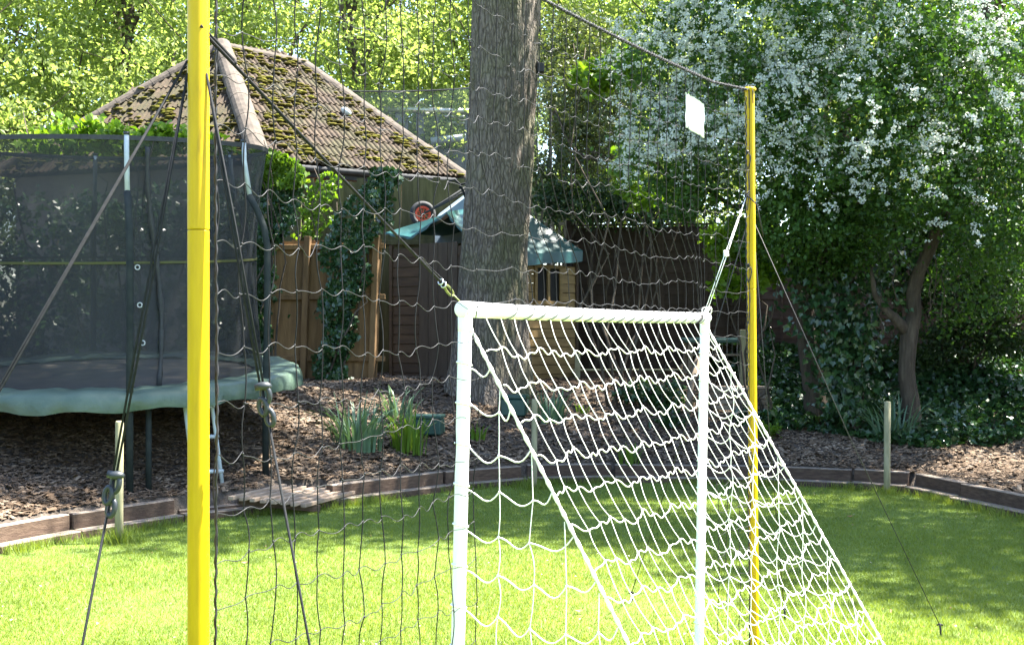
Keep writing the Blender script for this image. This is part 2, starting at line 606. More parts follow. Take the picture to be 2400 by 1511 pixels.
def sleeper(a, b, z0, z1, w, name, label, back=0.0):
    """timber between plan points a and b; its lawn face on the line a-b shifted back"""
    a, b = Vector((*a, 0)), Vector((*b, 0))
    d = (b - a); L = d.length; d.normalize()
    nrm = Vector((-d.y, d.x, 0))
    c = (a + b) / 2 + nrm * (back + w / 2)
    R = Matrix.Rotation(math.atan2(d.y, d.x), 4, 'Z') @ Matrix.Rotation(random.uniform(-.004, .004), 4, 'Y')
    mb = MB().bbox((c.x, c.y, (z0 + z1) / 2), (L - 0.006, w, z1 - z0), R, 0.008)
    ob = mb.build(name, M['sleeper'])
    # upper face takes the paler second material
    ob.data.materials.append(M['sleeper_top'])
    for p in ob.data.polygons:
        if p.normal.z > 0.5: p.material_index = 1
    return tag(ob, label, 'sleeper', 'timber sleepers edging the bed')


names = ['nearest the left frame edge', 'behind the left wooden stake', 'just left of the slatted step', 'under the slatted step',
         'between slatted step and white goalpost', 'beside the middle wooden stake', 'seen through the sloping white net', 'seen left of the far goalpost',
         'crossed by the far yellow pole', 'left of the right wooden stake', 'right of the right wooden stake', 'in the right corner of the lawn']
for k in range(12):
    a, b = EDGE[k], EDGE[k + 1]
    if k == 0: a = (-5.2, 7.7)
    if k == 11: b = (4.8, 10.6)
    dz = random.uniform(-0.008, 0.008)
    sleeper(a, b, -0.1, 0.075 + dz, 0.13, 'sleeper', 'lower flat timber sleeper at lawn level ' + names[k])
    if k != 3:
        sleeper(a, b, 0.03, 0.205 + dz, 0.10, 'sleeper', 'upper brown timber sleeper on edge ' + names[k], back=0.135)
    else:
        sleeper(a, b, 0.03, 0.10, 0.10, 'sleeper', 'dark timber sleeper in shadow under the slatted step', back=0.135)

# slatted step
M['deck'] = surf('deck_board', [(0.25, (0.20, 0.145, 0.10)), (0.5, (0.29, 0.215, 0.155)), (0.8, (0.38, 0.295, 0.22))], 6, 0.8, vscale=(3, 1, 3), bs=0.4, bd=0.006, obj_var=0.15)
A0, A1, B0, B1 = DECK
ctr = (A0 + A1 + B0 + B1) / 4
st = empty('slatted_step', (ctr.x, ctr.y, 0.0), 'slatted wooden step of parallel boards set into the sleeper edging', 'step')
for k in range(8):
    f = (k + 0.5) / 8
    a = A0.lerp(A1, f); b = B0.lerp(B1, f)
    d = b - a; L = d.length
    R = d.to_track_quat('X', 'Z').to_matrix().to_4x4()
    c = (a + b) / 2 - Vector((0, 0, 0.018))
    sp_ = abs((A1 - A0).xy.dot(Vector((-d.y, d.x)).normalized())) / 8
    MB().bbox(c, (L * random.uniform(0.985, 1.015), sp_ * 0.80, 0.036), R, 0.004).build('board', M['deck'], st)
for f in (0.22, 0.8):
    a = A0.lerp(B0, f); b = A1.lerp(B1, f)
    d = b - a
    R = d.to_track_quat('X', 'Z').to_matrix().to_4x4()
    c = (a + b) / 2 - Vector((0, 0, 0.037 + 0.035))
    MB().bbox(c, (d.length, 0.05, 0.068), R, 0.004).build('bearer', M['sleeper'], st)

# wooden stakes
M['stake'] = surf('stake_wood', [(0.25, (0.17, 0.16, 0.085)), (0.5, (0.26, 0.24, 0.14)), (0.8, (0.35, 0.32, 0.21))], 7, 0.85, vscale=(3, 3, 0.6), bs=0.4, bd=0.006)


def stake(px, top, base, w, label):
    Yb = EYE * F / (base - HOR)
    X = (px - 1200) * Yb / F
    ht = (base - top) * Yb / F
    r = w * Yb / F / 2
    pts = [(X, Yb, -0.25), (X, Yb, 0.3), (X + 0.004, Yb, ht - 0.012), (X + 0.004, Yb, ht)]
    ob = MB().tube(pts, [r, r, r, r * 0.8], 14).build('wooden_stake', M['stake'])
    ob.data.polygons.foreach_set('use_smooth', np.array([len(p.vertices) == 4 for p in ob.data.polygons]))
    tag(ob, label, 'stake', 'round wooden stakes along the lawn')
    return X, Yb


stakes = [stake(279, 986, 1272, 19, 'round wooden stake in long grass at the left sleepers'),
          stake(1252, 935, 1145, 14, 'round wooden stake seen through the white goal netting'),
          stake(2079, 940, 1157, 15, 'round wooden stake standing before the strappy plant on the right')]
for q_, (sx, sy) in enumerate(stakes):
    n = 380
    r = np.abs(rng.normal(0, 0.07, n)) + 0.03
    a = rng.uniform(0, 2 * np.pi, n)
    Bs = np.stack([sx + r * np.cos(a), sy + r * np.sin(a), np.zeros(n)], 1)
    ob = blades('grass_tuft', Bs, 0.13 if q_ == 0 else 0.08, 0.0035, M['grass'], lean=0.35)
    tag(ob, ['long grass tuft around the foot of the left stake', 'grass tuft around the foot of the middle stake', 'grass tuft around the foot of the right stake'][q_], 'grass tuft', kind='stuff')

# ------------------------------------------------------------------ yellow poles
PL = Vector((-0.735, 2.80, 0)); PR = Vector((1.290, 6.36, 0))


def fluted(mb, c, z0, z1, r, n=64, dx=0.0):
    """extruded tube with shallow lengthwise grooves"""
    V, fs = [], []
    zs = [z0, z0 + 0.002] + list(np.linspace(z0 + 0.003, z1 - 0.003, 12)) + [z1 - 0.002, z1]
    for i, z in enumerate(zs):
        e = 0.985 if i in (0, len(zs) - 1) else 1.0
        for j in range(n):
            a = 2 * math.pi * j / n
            g_ = 1 - 0.022 * max(0, math.cos(a * 8)) ** 6
            x0 = c.x + dx * (z / 3.0)
            V.append((x0 + r * e * g_ * math.cos(a), c.y + r * e * g_ * math.sin(a), z))
    m = len(zs)
    for i in range(m - 1):
        for j in range(n):
            k = (j + 1) % n
            fs.append((i * n + j, i * n + k, (i + 1) * n + k, (i + 1) * n + j))
    fs.append(tuple(range(n - 1, -1, -1)))
    fs.append(tuple((m - 1) * n + j for j in range(n)))
    mb.add(V, fs)
    return mb


def pole(base, label, dx, top=3.0):
    t = empty('yellow_pole', base, label, 'pole', 'yellow poles holding the black net')
    for (z0, z1, r, nm) in ((-0.3, 1.9445, 0.0250, 'lower_section'), (1.9465, top, 0.0252, 'upper_section')):
        fluted(MB(), base, z0, z1, r, dx=dx).build(nm, M['yellow'], t, smooth=True)
    cx = base.x + dx * top / 3.0
    mb = MB()
    mb.tube([(cx, base.y, top - 0.004), (cx, base.y, top + 0.002), (cx, base.y, top + 0.010), (cx, base.y, top + 0.016)], [0.030, 0.0345, 0.0345, 0.028], 28)
    mb.build('cap', M['yellow'], t, smooth=False)
    return t


poleL = pole(PL, 'thick yellow pole standing nearest the camera on the left', 0.0)
poleR = pole(PR, 'thinner-looking far yellow pole beside the goal on the right', -0.025)
PRtop = PR + Vector((-0.025, 0, 3.0))
# cord looped over the far pole's cap
mb = MB()
mb.tube([PRtop + Vector((-0.01, -0.037, -0.10)), PRtop + Vector((-0.012, -0.036, 0.0)), PRtop + Vector((-0.012, -0.02, 0.022)), PRtop + Vector((-0.01, 0.02, 0.022)), PRtop + Vector((-0.01, 0.036, -0.05))], 0.0022, 5)
mb.tube([PRtop + Vector((0.012, -0.034, -0.075)), PRtop + Vector((0.010, -0.036, -0.01)), PRtop + Vector((0.006, -0.02, 0.021)), PRtop + Vector((-0.02, 0.0, 0.023)), PRtop + Vector((-0.045, -0.01, 0.0))], 0.0030, 5)
mb.build('tie_cord', M['black_cord'], poleR)
# snap hooks on the far pole
for (hz_, nm) in ((2.62, 'a'), (1.03, 'b'), (2.02, 'c')):
    mb = MB()
    c = Vector((PR.x - 0.025 * hz_ / 3 - 0.018, PR.y - 0.03, hz_))
    pts = []
    for k in range(17):
        a = 2 * math.pi * k / 16
        pts.append(c + Vector((0.012 * math.sin(a) + 0.004 * math.sin(2 * a), 0, 0.042 * math.cos(a))))
    mb.tube(pts, 0.003, 6)
    mb.ball(c + Vector((-0.004, 0, 0.05)), 0.010, 8)
    mb.tube([c + Vector((0, 0, -0.04)), c + Vector((0.006, 0, -0.13)), c + Vector((-0.002, 0, -0.26))], 0.0028, 5)
    mb.build('snap_hook', M['black_cord'], poleR)

# ------------------------------------------------------------------ goal
GL = Vector((-0.159, 4.058, 0)); GR = Vector((0.982, 6.087, 0))
gd = (GR - GL).normalized(); GWID = (GR - GL).length
gn = Vector((gd.y, -gd.x, 0))            # towards the back of the goal (camera side, right)
ZB = 1.787; RP = 0.0272; DEP = 0.99
goal = empty('football_goal', (GL + GR) / 2, 'white tubular football goal with sloping white cord net', 'goal')
leanL = Vector((-0.040, 0, 0)); leanR = Vector((-0.032, 0, 0))
for (p, ln) in ((GL, leanL), (GR, leanR)):
    pts = [p + ln * (1 - z / 1.75) + Vector((0, 0, z)) for z in np.linspace(0.0, ZB - RP - 0.002, 14)]
    MB().tube(pts, RP * 0.86, 28).build('post', M['white_plastic'], goal, smooth=True)
pts = [GL + gd * a + Vector((0, 0, ZB - 0.006 * math.sin(math.pi * a / GWID))) for a in np.linspace(0.055, GWID - 0.045, 20)]
MB().tube(pts, RP, 28).build('crossbar', M['white_plastic'], goal, smooth=True)
for (p, s) in ((GL, 1), (GR, -1)):
    mb = MB()
    c = p + Vector((0, 0, ZB))
    mb.tube([c - gd * s * 0.027, c - gd * s * 0.025, c + gd * s * 0.11, c + gd * s * 0.112], [RP * 0.93, RP * 1.02, RP * 1.02, RP * 0.98], 24)
    mb.tube([c + Vector((0, 0, 0.01)), c - Vector((0, 0, 0.075)), c - Vector((0, 0, 0.077))], [RP * 0.92, RP * 0.92, RP * 0.87], 24)
    mb.build('corner_joint', M['white_plastic'], goal, smooth=True)
ground_pts = [GL + leanL, GL + gn * DEP, GR + gn * DEP, GR + leanR]
for a, b in zip(ground_pts[:-1], ground_pts[1:]):
    MB().tube([a + Vector((0, 0, 0.027)), (a + b) / 2 + Vector((0, 0, 0.027)), b + Vector((0, 0, 0.027))], 0.024, 16).build('ground_bar', M['white_plastic'], goal, smooth=True)


def wavy(p0, p1, drop, swing=0.0, n=7, ph=0.0, side=None):
    """cord between two knots: droops and swings as slack twine does"""
    out = []
    for k in range(n):
        t = k / (n - 1)
        p = p0.lerp(p1, t) - Vector((0, 0, drop * math.sin(math.pi * t)))
        p += Vector((0, 0, swing * math.sin(2 * math.pi * t + ph)))
        if side is not None: p += side * math.sin(math.pi * t)
        out.append(p)
    return out


ztop = ZB - RP * 0.6


def slope_pt(a, t):
    return GL + gd * a + gn * (DEP * t + 0.012) + Vector((0, 0, ztop * (1 - t) + 0.045 * t - 0.05 * math.sin(math.pi * t) * math.sin(math.pi * a / GWID)))


NR = 15; NC = 24
grid = {}
for i in range(NC + 1):
    for j in range(NR + 1):
        a = GWID * i / NC
        if 0 < i < NC:
            a += 0.018 * math.sin(j * 2.1 + i * 0.5) + random.uniform(-.010, .010)
        t = (j / NR) * 0.985 + 0.008
        tt = t + (random.uniform(-.004, .004) if 0 < j else 0) + 0.008 * math.sin(i * 1.9 + j * 3)
        grid[i, j] = slope_pt(a, max(0.0, min(1.0, tt if j else t)))
net = MB(); kn = MB()
for j in range(1, NR + 1):              # across
    for i in range(NC):
        net.tube(wavy(grid[i, j], grid[i + 1, j], random.uniform(0.002, 0.012), random.uniform(0.003, 0.010), 7), 0.0022, 6, caps=False)
for i in range(1, NC):                  # down
    for j in range(NR):
        net.tube(wavy(grid[i, j], grid[i, j + 1], 0.0, 0.0, 6, side=gd * random.uniform(-.016, -.004)), 0.0014, 6, caps=False)
        kn.ball(grid[i, j + 1], 0.0048, 6)
net.build('sloping_net', M['white_cord'], goal, smooth=True)
kn.build('net_knots', M['white_cord'], goal, smooth=True)['kind'] = 'stuff'
for a in (0.0, GWID):                   # laced edge ropes
    mb = MB()
    pts, rr = [], []
    for k in range(121):
        t = k / 120
        p = slope_pt(a, t) + Vector((0, 0, -0.03 * (1 - t)))
        pts.append(p); rr.append(0.0058 + 0.0018 * math.sin(k * 1.9))
    mb.tube(pts, rr, 8)
    mb.build('edge_rope', M['white_cord'], goal, smooth=True)
for (base, ln) in ((GL, leanL), (GR, leanR)):     # triangular ends
    mb = MB()
    cs = 0.122

    def sp(u, z):
        return base + ln * (1 - z / 1.75) * max(0, 1 - u * 2) + gn * (u + RP * 0.8) + Vector((0, 0, z))
    umax = lambda z: DEP * (1 - z / ztop)
    rows = [0.09 + 0.137 * k for k in range(12)]
    cols = [cs * k for k in range(1, 8)]
    nodes = {}
    for rI, z in enumerate(rows):
        um = umax(z) - 0.012
        us = [0.0] + [u for u in cols if u < um - 0.03] + [max(um, 0.01)]
        us = [u + (random.uniform(-.012, .012) if 0 < k < len(us) - 1 else 0) for k, u in enumerate(us)]
        zz = [z - 0.10 * min(1, u / 0.3) * 0.35 + random.uniform(-.012, .012) for u in us]
        zz[-1] = z
        for k in range(len(us) - 1):
            a_, b_ = sp(us[k], zz[k]), sp(us[k + 1], zz[k + 1])
            mb.tube(wavy(a_, b_, random.uniform(0.020, 0.038), random.uniform(0.004, 0.014), 9), 0.0025, 6, caps=False)
            if k:
                nodes[k, rI] = a_
        # lacing round the post
        mb.tube([base + ln * (1 - z / 1.75) + Vector((RP * 0.95 * math.cos(q_), RP * 0.95 * math.sin(q_), z + 0.012 * math.sin(q_ * 0.5))) for q_ in np.linspace(0, 2 * math.pi, 14)], 0.0032, 5)
    for (k, rI), p in nodes.items():
        if (k, rI - 1) in nodes:
            mb.tube(wavy(p, nodes[k, rI - 1], 0, 0, 6, side=gn * random.uniform(-.008, .012)), 0.0019, 6, caps=False)
        elif rI == 0:
            mb.tube(wavy(p, sp(cs * k, 0.04), 0, 0, 4), 0.0019, 6, caps=False)
        if (k, rI + 1) not in nodes:
            u = cs * k
            zt = ztop * (1 - u / DEP)
            mb.tube(wavy(p, sp(u * 0.985, max(zt - 0.02, p.z + 0.01)), 0, 0, 5), 0.0019, 6, caps=False)
        mb.ball(p, 0.005, 6)
    mb.build('end_net', M['white_cord'], goal, smooth=True)

# ------------------------------------------------------------------ black ball-stop net
ud = (PR - PL); SLEN = ud.length; ud = ud.normalized()
npath = [Vector((-0.702, 2.835, 0)), GL + gn * 0.047 - gd * 0.01, GR + gn * 0.047 + gd * 0.0, Vector((1.256, 6.315, 0))]
seg = [(b - a).length for a, b in zip(npath[:-1], npath[1:])]
S1, S2, S3 = seg[0], seg[0] + seg[1], sum(seg)


def nplan(s):
    s = max(0.0, min(S3, s))
    if s <= S1: return npath[0].lerp(npath[1], s / S1)
    if s <= S2: return npath[1].lerp(npath[2], (s - S1) / seg[1])
    return npath[2].lerp(npath[3], (s - S2) / seg[2])


def rope_z(s):
    return 2.995 - 0.045 * math.sin(math.pi * min(1, s / S3)) - (0.02 if s < 0.05 else 0)


ROWS = 24
NCOL = 38


def smooth(x):
    x = max(0.0, min(1.0, x))
    return x * x * (3 - 2 * x)


ZX = ZB + RP + 0.012      # lowest free row lies on the crossbar


def node(i, j):
    s = S3 * i / NCOL
    over = smooth((s - S1 + 0.12) / 0.2) * smooth((S3 - 0.15 - s) / 0.3)
    # rows: rope down to the ground at the sides, rope down to crossbar over the goal
    zt = rope_z(s) - 0.03
    zfree = 1.779 + 0.128 * (9 - j) + 0.03 * s / S3
    if j <= 9:
        f = j / 9.0
        z = zt + ((ZX if over > 0.5 else 1.779 + 0.03) - zt) * f
    else:
        z = 1.779 - 0.123 * (j - 9) + 0.02 * smooth((s - 0.6) / 0.8)
    sh = 0.30 * over * smooth((2.36 - z) / 0.5)
    rs = random.Random(i * 131 + j * 17)
    jit = 0.010
    s2 = s + sh * smooth((S2 - s) / 0.5) + rs.uniform(-jit, jit) * (0 < i < NCOL)
    z += rs.uniform(-.010, .010) * (0 < i < NCOL) + 0.012 * math.sin(i * 0.55 + j * 1.3)
    if S1 - 0.02 < s < S2 + 0.02 and j == 9:
        z = ZX + abs(rs.uniform(-0.004, 0.008))
    p = nplan(s2)
    if s > S1 and s < S2 and j == 9:
        p = p - gn * 0.03
    elif s > S1 and s < S2 and j < 9:
        p = p - gn * 0.03 * (j / 9)
    elif 0 < i < NCOL:
        p = p + gn * rs.uniform(-.012, .012)
    return Vector((p.x, p.y, z))


nd = {}
colS = [S3 * i / NCOL for i in range(NCOL + 1)]
over_goal = [S1 + 0.03 < s < S2 - 0.005 for s in colS]
for i in range(NCOL + 1):
    for j in range(1, ROWS + 1):
        if j > 9 and over_goal[i]: continue
        if 1.779 - 0.123 * (j - 9) < 0.02: continue
        nd[i, j] = node(i, j)
ball_net = empty('ball_stop_net', (PL + PR) / 2, 'large square-mesh black ball-stop net hung between two yellow poles', 'net')
hz = {}; vt = {}; kt = MB()
side_of = lambda i: colS[i] > (S1 + S2) / 2
for (i, j), p in nd.items():
    r_ = random.Random(i * 7 + j * 911)
    if (i + 1, j) in nd and not (j > 9 and (colS[i] < S1 + 0.05) != (colS[i + 1] < S1 + 0.05)):
        q_ = nd[i + 1, j]
        am = 1 - 0.5 * colS[i] / S3
        pts = wavy(p, q_, am * r_.uniform(-0.002, 0.018), am * r_.uniform(0.001, 0.012), 9, ph=r_.uniform(-.8, 1.0))
        hz.setdefault((j, j > 9 and side_of(i)), MB()).tube(pts, 0.0012, 5, caps=False)
    if (i, j + 1) in nd:
        vt.setdefault(i, MB()).tube(wavy(p, nd[i, j + 1], 0, 0, 6, side=ud * r_.uniform(-.010, .010)), 0.0018, 5, caps=False)
    if 0 < i < NCOL:
        kt.ball(p, 0.0032, 6)
    if j == 1:      # up to the head rope
        s = colS[i]
        t_ = nplan(s); vt.setdefault(i, MB()).tube([p, Vector((t_.x, t_.y, rope_z(s)))], 0.0018, 5, caps=False)
    if j == 9 and over_goal[i]:     # drawn over the crossbar and away to the near corner
        a_ = nd[i, 9]
        base = a_ + gn * 0.0
        along = (Vector((a_.x, a_.y, 0)) - GL).dot(gd)
        pts = []
        for k in range(8):
            th = math.radians(85 - 150 * k / 7)
            al = along + 0.014 * math.sin(k / 7 * math.pi) - 0.070 * (k / 7) ** 1.6
            c = GL + gd * al + Vector((0, 0, ZB - 0.004))
            pts.append(c + gn * math.cos(th) * (RP * 1.09 + 0.0016) + Vector((0, 0, math.sin(th) * (RP * 1.09 + 0.0016))))
        vt[i].tube([a_] + pts, 0.0021, 5)
for b_ in hz.values(): b_.build('cross_strand', M['black_cord'], ball_net, smooth=True)
for b_ in vt.values(): b_.build('upright_strand', M['black_twine'], ball_net, smooth=True)
kt.build('net_knots', M['black_cord'], ball_net, smooth=True)['kind'] = 'stuff'
# head rope with net lashing
mb = MB()
pts = []
for k in range(161):
    s = S3 * k / 160
    p = nplan(s)
    pts.append(Vector((p.x, p.y, rope_z(s))))
pts[0] = PL + Vector((0.02, 0, 2.985)); pts[-1] = PRtop + Vector((-0.04, -0.01, -0.002))
mb.tube(pts, [0.0050 + 0.0012 * math.sin(k * 2.2) for k in range(161)], 7)
hl = []
for k in range(900):
    f = k / 899
    s = 0.02 + (S3 - 0.05) * f
    p = nplan(s)
    a = f * 2 * math.pi * 150
    rr = 0.0068 + 0.003 * max(0, math.sin(f * 2 * math.pi * 38)) ** 2
    hl.append(Vector((p.x, p.y, rope_z(s))) + gn * rr * math.cos(a) + Vector((0, 0, rr * math.sin(a))))
mb.tube(hl, 0.0019, 4)
mb.build('head_rope', M['black_cord'], ball_net, smooth=True)
for (i, off) in ((0, 0.0), (NCOL, 0.0)):        # laced side cords
    p = nplan(S3 * i / NCOL)
    hl = []
    for k in range(700):
        z = 0.04 + 2.92 * k / 699
        a = k * 0.55
        ln = -0.022 * z / 3 if i else 0.0
        hl.append(Vector((p.x + ln + 0.0016 * math.cos(a) + 0.002 * math.sin(z * 5), p.y + 0.0016 * math.sin(a), z)))
    mb = MB().tube(hl, 0.0032 if i == 0 else 0.0036, 5)
    mb.build('side_cord', M['black_cord'], ball_net, smooth=True)

# white cloth hung in the net
sC = 3.36
V, fs = [], []
nu, nv = 14, 12
for a in range(nu + 1):
    for b in range(nv + 1):
        s = sC - 0.125 + 0.25 * a / nu + (0.012 * b / nv)
        z = 2.855 - 0.168 * b / nv - 0.012 * a / nu + 0.002 * math.sin(a * 1.3)
        p = nplan(s) + gn * (0.012 + 0.0025 * math.sin(a * 0.9 + b * 0.5) + 0.001 * math.sin(b * 1.4))
        V.append((p.x, p.y, z))
nV = len(V)
V += [tuple(Vector(v) + gn * 0.0015) for v in V]
for a in range(nu):
    for b in range(nv):
        q_ = [a * (nv + 1) + b, (a + 1) * (nv + 1) + b, (a + 1) * (nv + 1) + b + 1, a * (nv + 1) + b + 1]
        fs.append(q_); fs.append([x + nV for x in reversed(q_)])
for a in range(nu):
    for b in (0, nv):
        i0, i1 = a * (nv + 1) + b, (a + 1) * (nv + 1) + b
        fs.append([i0, i1, i1 + nV, i0 + nV])
for b in range(nv):
    for a in (0, nu):
        i0, i1 = a * (nv + 1) + b, a * (nv + 1) + b + 1
        fs.append([i0, i1, i1 + nV, i0 + nV])
o = mesh_np('cloth_tag', V, np.array(fs), M['cloth'], smooth=True)
tag(o, 'small white rectangular cloth fastened high in the black net', 'cloth')
for (s_, z_) in ((sC - 0.12, 2.85), (sC + 0.12, 2.838), (sC - 0.105, 2.695), (sC + 0.132, 2.685)):
    p = nplan(s_) + gn * 0.012
    MB().tube([Vector((p.x, p.y, z_)) + gn * 0.010 * math.cos(a_) + Vector((0, 0, 0.014 * math.sin(a_))) for a_ in np.linspace(0, 2 * math.pi, 9)], 0.0022, 5).build('tie', M['black_twine'], o)

# ------------------------------------------------------------------ guy ropes and cords
def rope(name, pts, r, mat, label, cat='rope', group='guy ropes of the yellow poles'):
    mb = MB().tube(pts, r, 8)
    ob = mb.build(name, mat, smooth=True)
    return tag(ob, label, cat, group)


def guy(name, top, anchor, label, f_t, r=0.0028, tension=True, mat='grey_cord'):
    """guy rope: doubled from the pole down to a plastic tensioner, single to a peg"""
    t = empty(name, anchor, label, 'guy rope', 'guy ropes of the yellow poles')
    d = anchor - top
    side = Vector((d.z, 0, -d.x)).normalized()
    mid = top + d * f_t
    mb = MB()
    if tension:
        for s in (-1, 1):
            mb.tube([top, top.lerp(mid, 0.5) + side * s * 0.0045, mid + side * s * 0.004], r, 7)
        mb.tube([mid, anchor + Vector((0, 0, 0.06))], r * 1.15, 7)
    else:
        mb.tube([top, top.lerp(anchor, 0.5) + Vector((0, 0, -0.01)), anchor + Vector((0, 0, 0.06))], r, 7)
    mb.build('rope', M[mat], t, smooth=True)
    if tension:
        mb = MB()
        dn = d.normalized()
        L = 0.03
        for k in range(3):      # three-eyed slide tensioner
            c = mid + dn * (0.02 + k * L * 0.92)
            ps = []
            for q_ in range(17):
                a = 2 * math.pi * q_ / 16
                tw = 0.006 * (1 if k % 2 else -1)
                ps.append(c + dn * math.cos(a) * 0.019 + side * (math.sin(a) * 0.0095 + tw) + Vector((0, 0.004 * math.sin(a), 0)))
            mb.tube(ps, 0.0062, 8, caps=False)
        mb.tube([mid - side * 0.016, mid + side * 0.016], 0.0085, 10)
        mb.ball(mid - side * 0.004, 0.0135, 10, sc=(1.5, 1, 0.8))
        mb.build('tensioner', M['grey_plastic'], t, smooth=True)
    mb = MB()
    mb.tube([anchor + Vector((0, 0, 0.07)), anchor + Vector((0.004, 0, 0.03)), anchor + Vector((0.0, 0, -0.12))], 0.006, 8)
    mb.tube([anchor + Vector((-0.018, 0, 0.062)), anchor + Vector((0, 0, 0.07)), anchor + Vector((0.016, 0, 0.062))], 0.005, 8)
    mb.build('peg', M['black_cord'], t, smooth=True)
    return t


topL = PL + Vector((0, 0, 2.32))
guy('guy_rope', PL + Vector((-0.022, -0.012, 2.34)), P(-950, 2560, 2.65), 'dark guy rope running steeply out left from the near pole', 0.92, tension=True)
guy('guy_rope', PL + Vector((-0.022, -0.012, 2.31)), P(5, 2560, 2.66), 'doubled guy rope with grey tensioner left of the near pole', 0.405)
guy('guy_rope', PL + Vector((0.022, -0.012, 2.31)), P(893, 2480, 2.82), 'doubled guy rope with grey tensioner right of the near pole', 0.315)
guy('guy_rope', PR + Vector((-0.01, 0, 1.96 + 0.36)), P(2203, 1490, 6.75), 'long thin guy rope slanting down to the right lawn edge', 0.9, r=0.0024, tension=False, mat='black_cord')
guy('guy_rope', PR + Vector((-0.03, 0.03, 2.30)), P(1480, 1412, 7.59), 'thin guy rope behind the sloping white net', 0.9, r=0.0026, tension=False, mat='black_cord')
guy('guy_rope', PR + Vector((0.0, 0.03, 2.30)), P(1838, 1452, 7.14), 'thin guy rope just right of the far yellow pole', 0.9, r=0.0026, tension=False, mat='black_cord')

# tension cord from near pole to goal corner, with hook
tA = PL + Vector((0.02, 0.0, 2.40)); tB = GL + Vector((-0.022, 0, ZB + 0.03))
tc = empty('tension_cord', tB, 'thick dark tension cord from near yellow pole to left goal corner', 'cord')
d = (tB - tA); dn = d.normalized(); sd = Vector((0, 0, 1)).cross(dn).normalized(); upv = dn.cross(sd)
MB().tube([tA, tA.lerp(tB, 0.5), tA.lerp(tB, 0.925)], 0.0046, 10).build('cord', M['black_twine'], tc, smooth=True)
mb = MB()
mb.tube([tA - dn * 0.03 + upv * 0.007, tA + dn * 0.03 + upv * 0.009, tA.lerp(tB, 0.075) + upv * 0.008, tA.lerp(tB, 0.078) + upv * 0.003], 0.0046, 8)
mb.ball(tA.lerp(tB, 0.076) + upv * 0.004, 0.0075, 8)
mb.build('top_loop', M['black_twine'], tc, smooth=True)
mb = MB()
mb.tube([tA.lerp(tB, 0.78) + upv * 0.004, tA.lerp(tB, 0.85) + upv * 0.009, tA.lerp(tB, 0.90) + upv * 0.012, tA.lerp(tB, 0.912) + upv * 0.008, tA.lerp(tB, 0.905) + upv * 0.002], 0.0030, 8)
mb.build('return_loop', M['black_twine'], tc, smooth=True)
mb = MB()
c = tA.lerp(tB, 0.945)
pts = [c + dn * 0.035 * math.cos(a) + upv * 0.011 * math.sin(a) for a in np.linspace(0, 2 * math.pi, 20)]
mb.tube(pts, 0.0042, 8)
mb.tube([c + dn * 0.03, tB + Vector((0.01, 0, -0.01)), tB + Vector((0.03, -0.02, -0.05))], 0.003, 8)
mb.build('hook', M['olive_plastic'], tc, smooth=True)
mb = MB()
for s in (0.90, 0.915):
    q_ = tA.lerp(tB, s)
    mb.tube([q_ + upv * 0.010 * math.sin(a) + sd * 0.008 * math.cos(a) for a in np.linspace(0, 2 * math.pi, 12)], 0.003, 6)
mb.build('crimp', M['steel'], tc, smooth=True)

# pale cord from far pole to far goal corner
cA = PR + Vector((-0.045, -0.02, 2.44)); cB = GR + Vector((0.01, 0, ZB + 0.045))
cc = empty('tie_rope', cB, 'pale doubled cord tying the far goal corner to the far pole', 'cord')
mb = MB()
mid = cA.lerp(cB, 0.52)
for s in (-0.006, 0.006):
    mb.tube([cA, mid + Vector((s, 0, 0)), cB + Vector((s, 0, 0))], 0.0022, 7)
for k in range(3):
    mb.tube([mid + Vector((0.012 * math.cos(a), 0.012 * math.sin(a), 0.01 * k - 0.01 + 0.004 * math.sin(a))) for a in np.linspace(0, 2 * math.pi, 12)], 0.004, 6)
for k in range(4):
    mb.tube([cB + Vector((0.016 * math.cos(a) + 0.006 * k - 0.008, 0.012 * math.sin(a), 0.02 * math.sin(a + k) - 0.01)) for a in np.linspace(0, 2 * math.pi, 14)], 0.003, 6)
mb.build('cord', M['steel'] if False else M['white_cord'], cc, smooth=True)
mb = MB()
mb.tube([cA + Vector((0.02, 0.0, 0.02)), cA + Vector((0.0, -0.015, 0.0)), cA + Vector((0.05, -0.02, -0.05)), cA + Vector((0.09, 0, -0.22))], 0.0035, 7)
mb.ball(cA, 0.013, 8)
mb.build('knot', M['black_cord'], cc, smooth=True)

# ------------------------------------------------------------------ big tree in the middle
M['bark'] = None
m, nt, b = new_mat('bark')
wp = world_pos(nt)
nz = nt.nodes.new('ShaderNodeTexNoise'); nz.inputs['Scale'].default_value = 5.0; nz.inputs['Detail'].default_value = 4
nt.links.new(wp, nz.inputs['Vector'])
ads = nt.nodes.new('ShaderNodeVectorMath'); ads.operation = 'MULTIPLY_ADD'
nt.links.new(nz.outputs['Color'], ads.inputs[0]); ads.inputs[1].default_value = (0.10, 0.10, 0.30); nt.links.new(wp, ads.inputs[2])
mps = nt.nodes.new('ShaderNodeMapping'); mps.inputs['Scale'].default_value = (25, 25, 5.0)
nt.links.new(ads.outputs[0], mps.inputs[0])
vo = nt.nodes.new('ShaderNodeTexVoronoi'); vo.feature = 'DISTANCE_TO_EDGE'; vo.inputs['Scale'].default_value = 1.0
nt.links.new(mps.outputs[0], vo.inputs['Vector'])
n1 = noise(nt, 40, 6, world_pos(nt, (1, 1, 0.3)), 0.3, 0.6)
hsum = nt.nodes.new('ShaderNodeMath'); hsum.operation = 'MULTIPLY_ADD'
vr = ramp(nt, vo.outputs[0], [(0.0, (0, 0, 0)), (0.22, (1, 1, 1))])
nt.links.new(vr, hsum.inputs[0]); hsum.inputs[1].default_value = 0.40
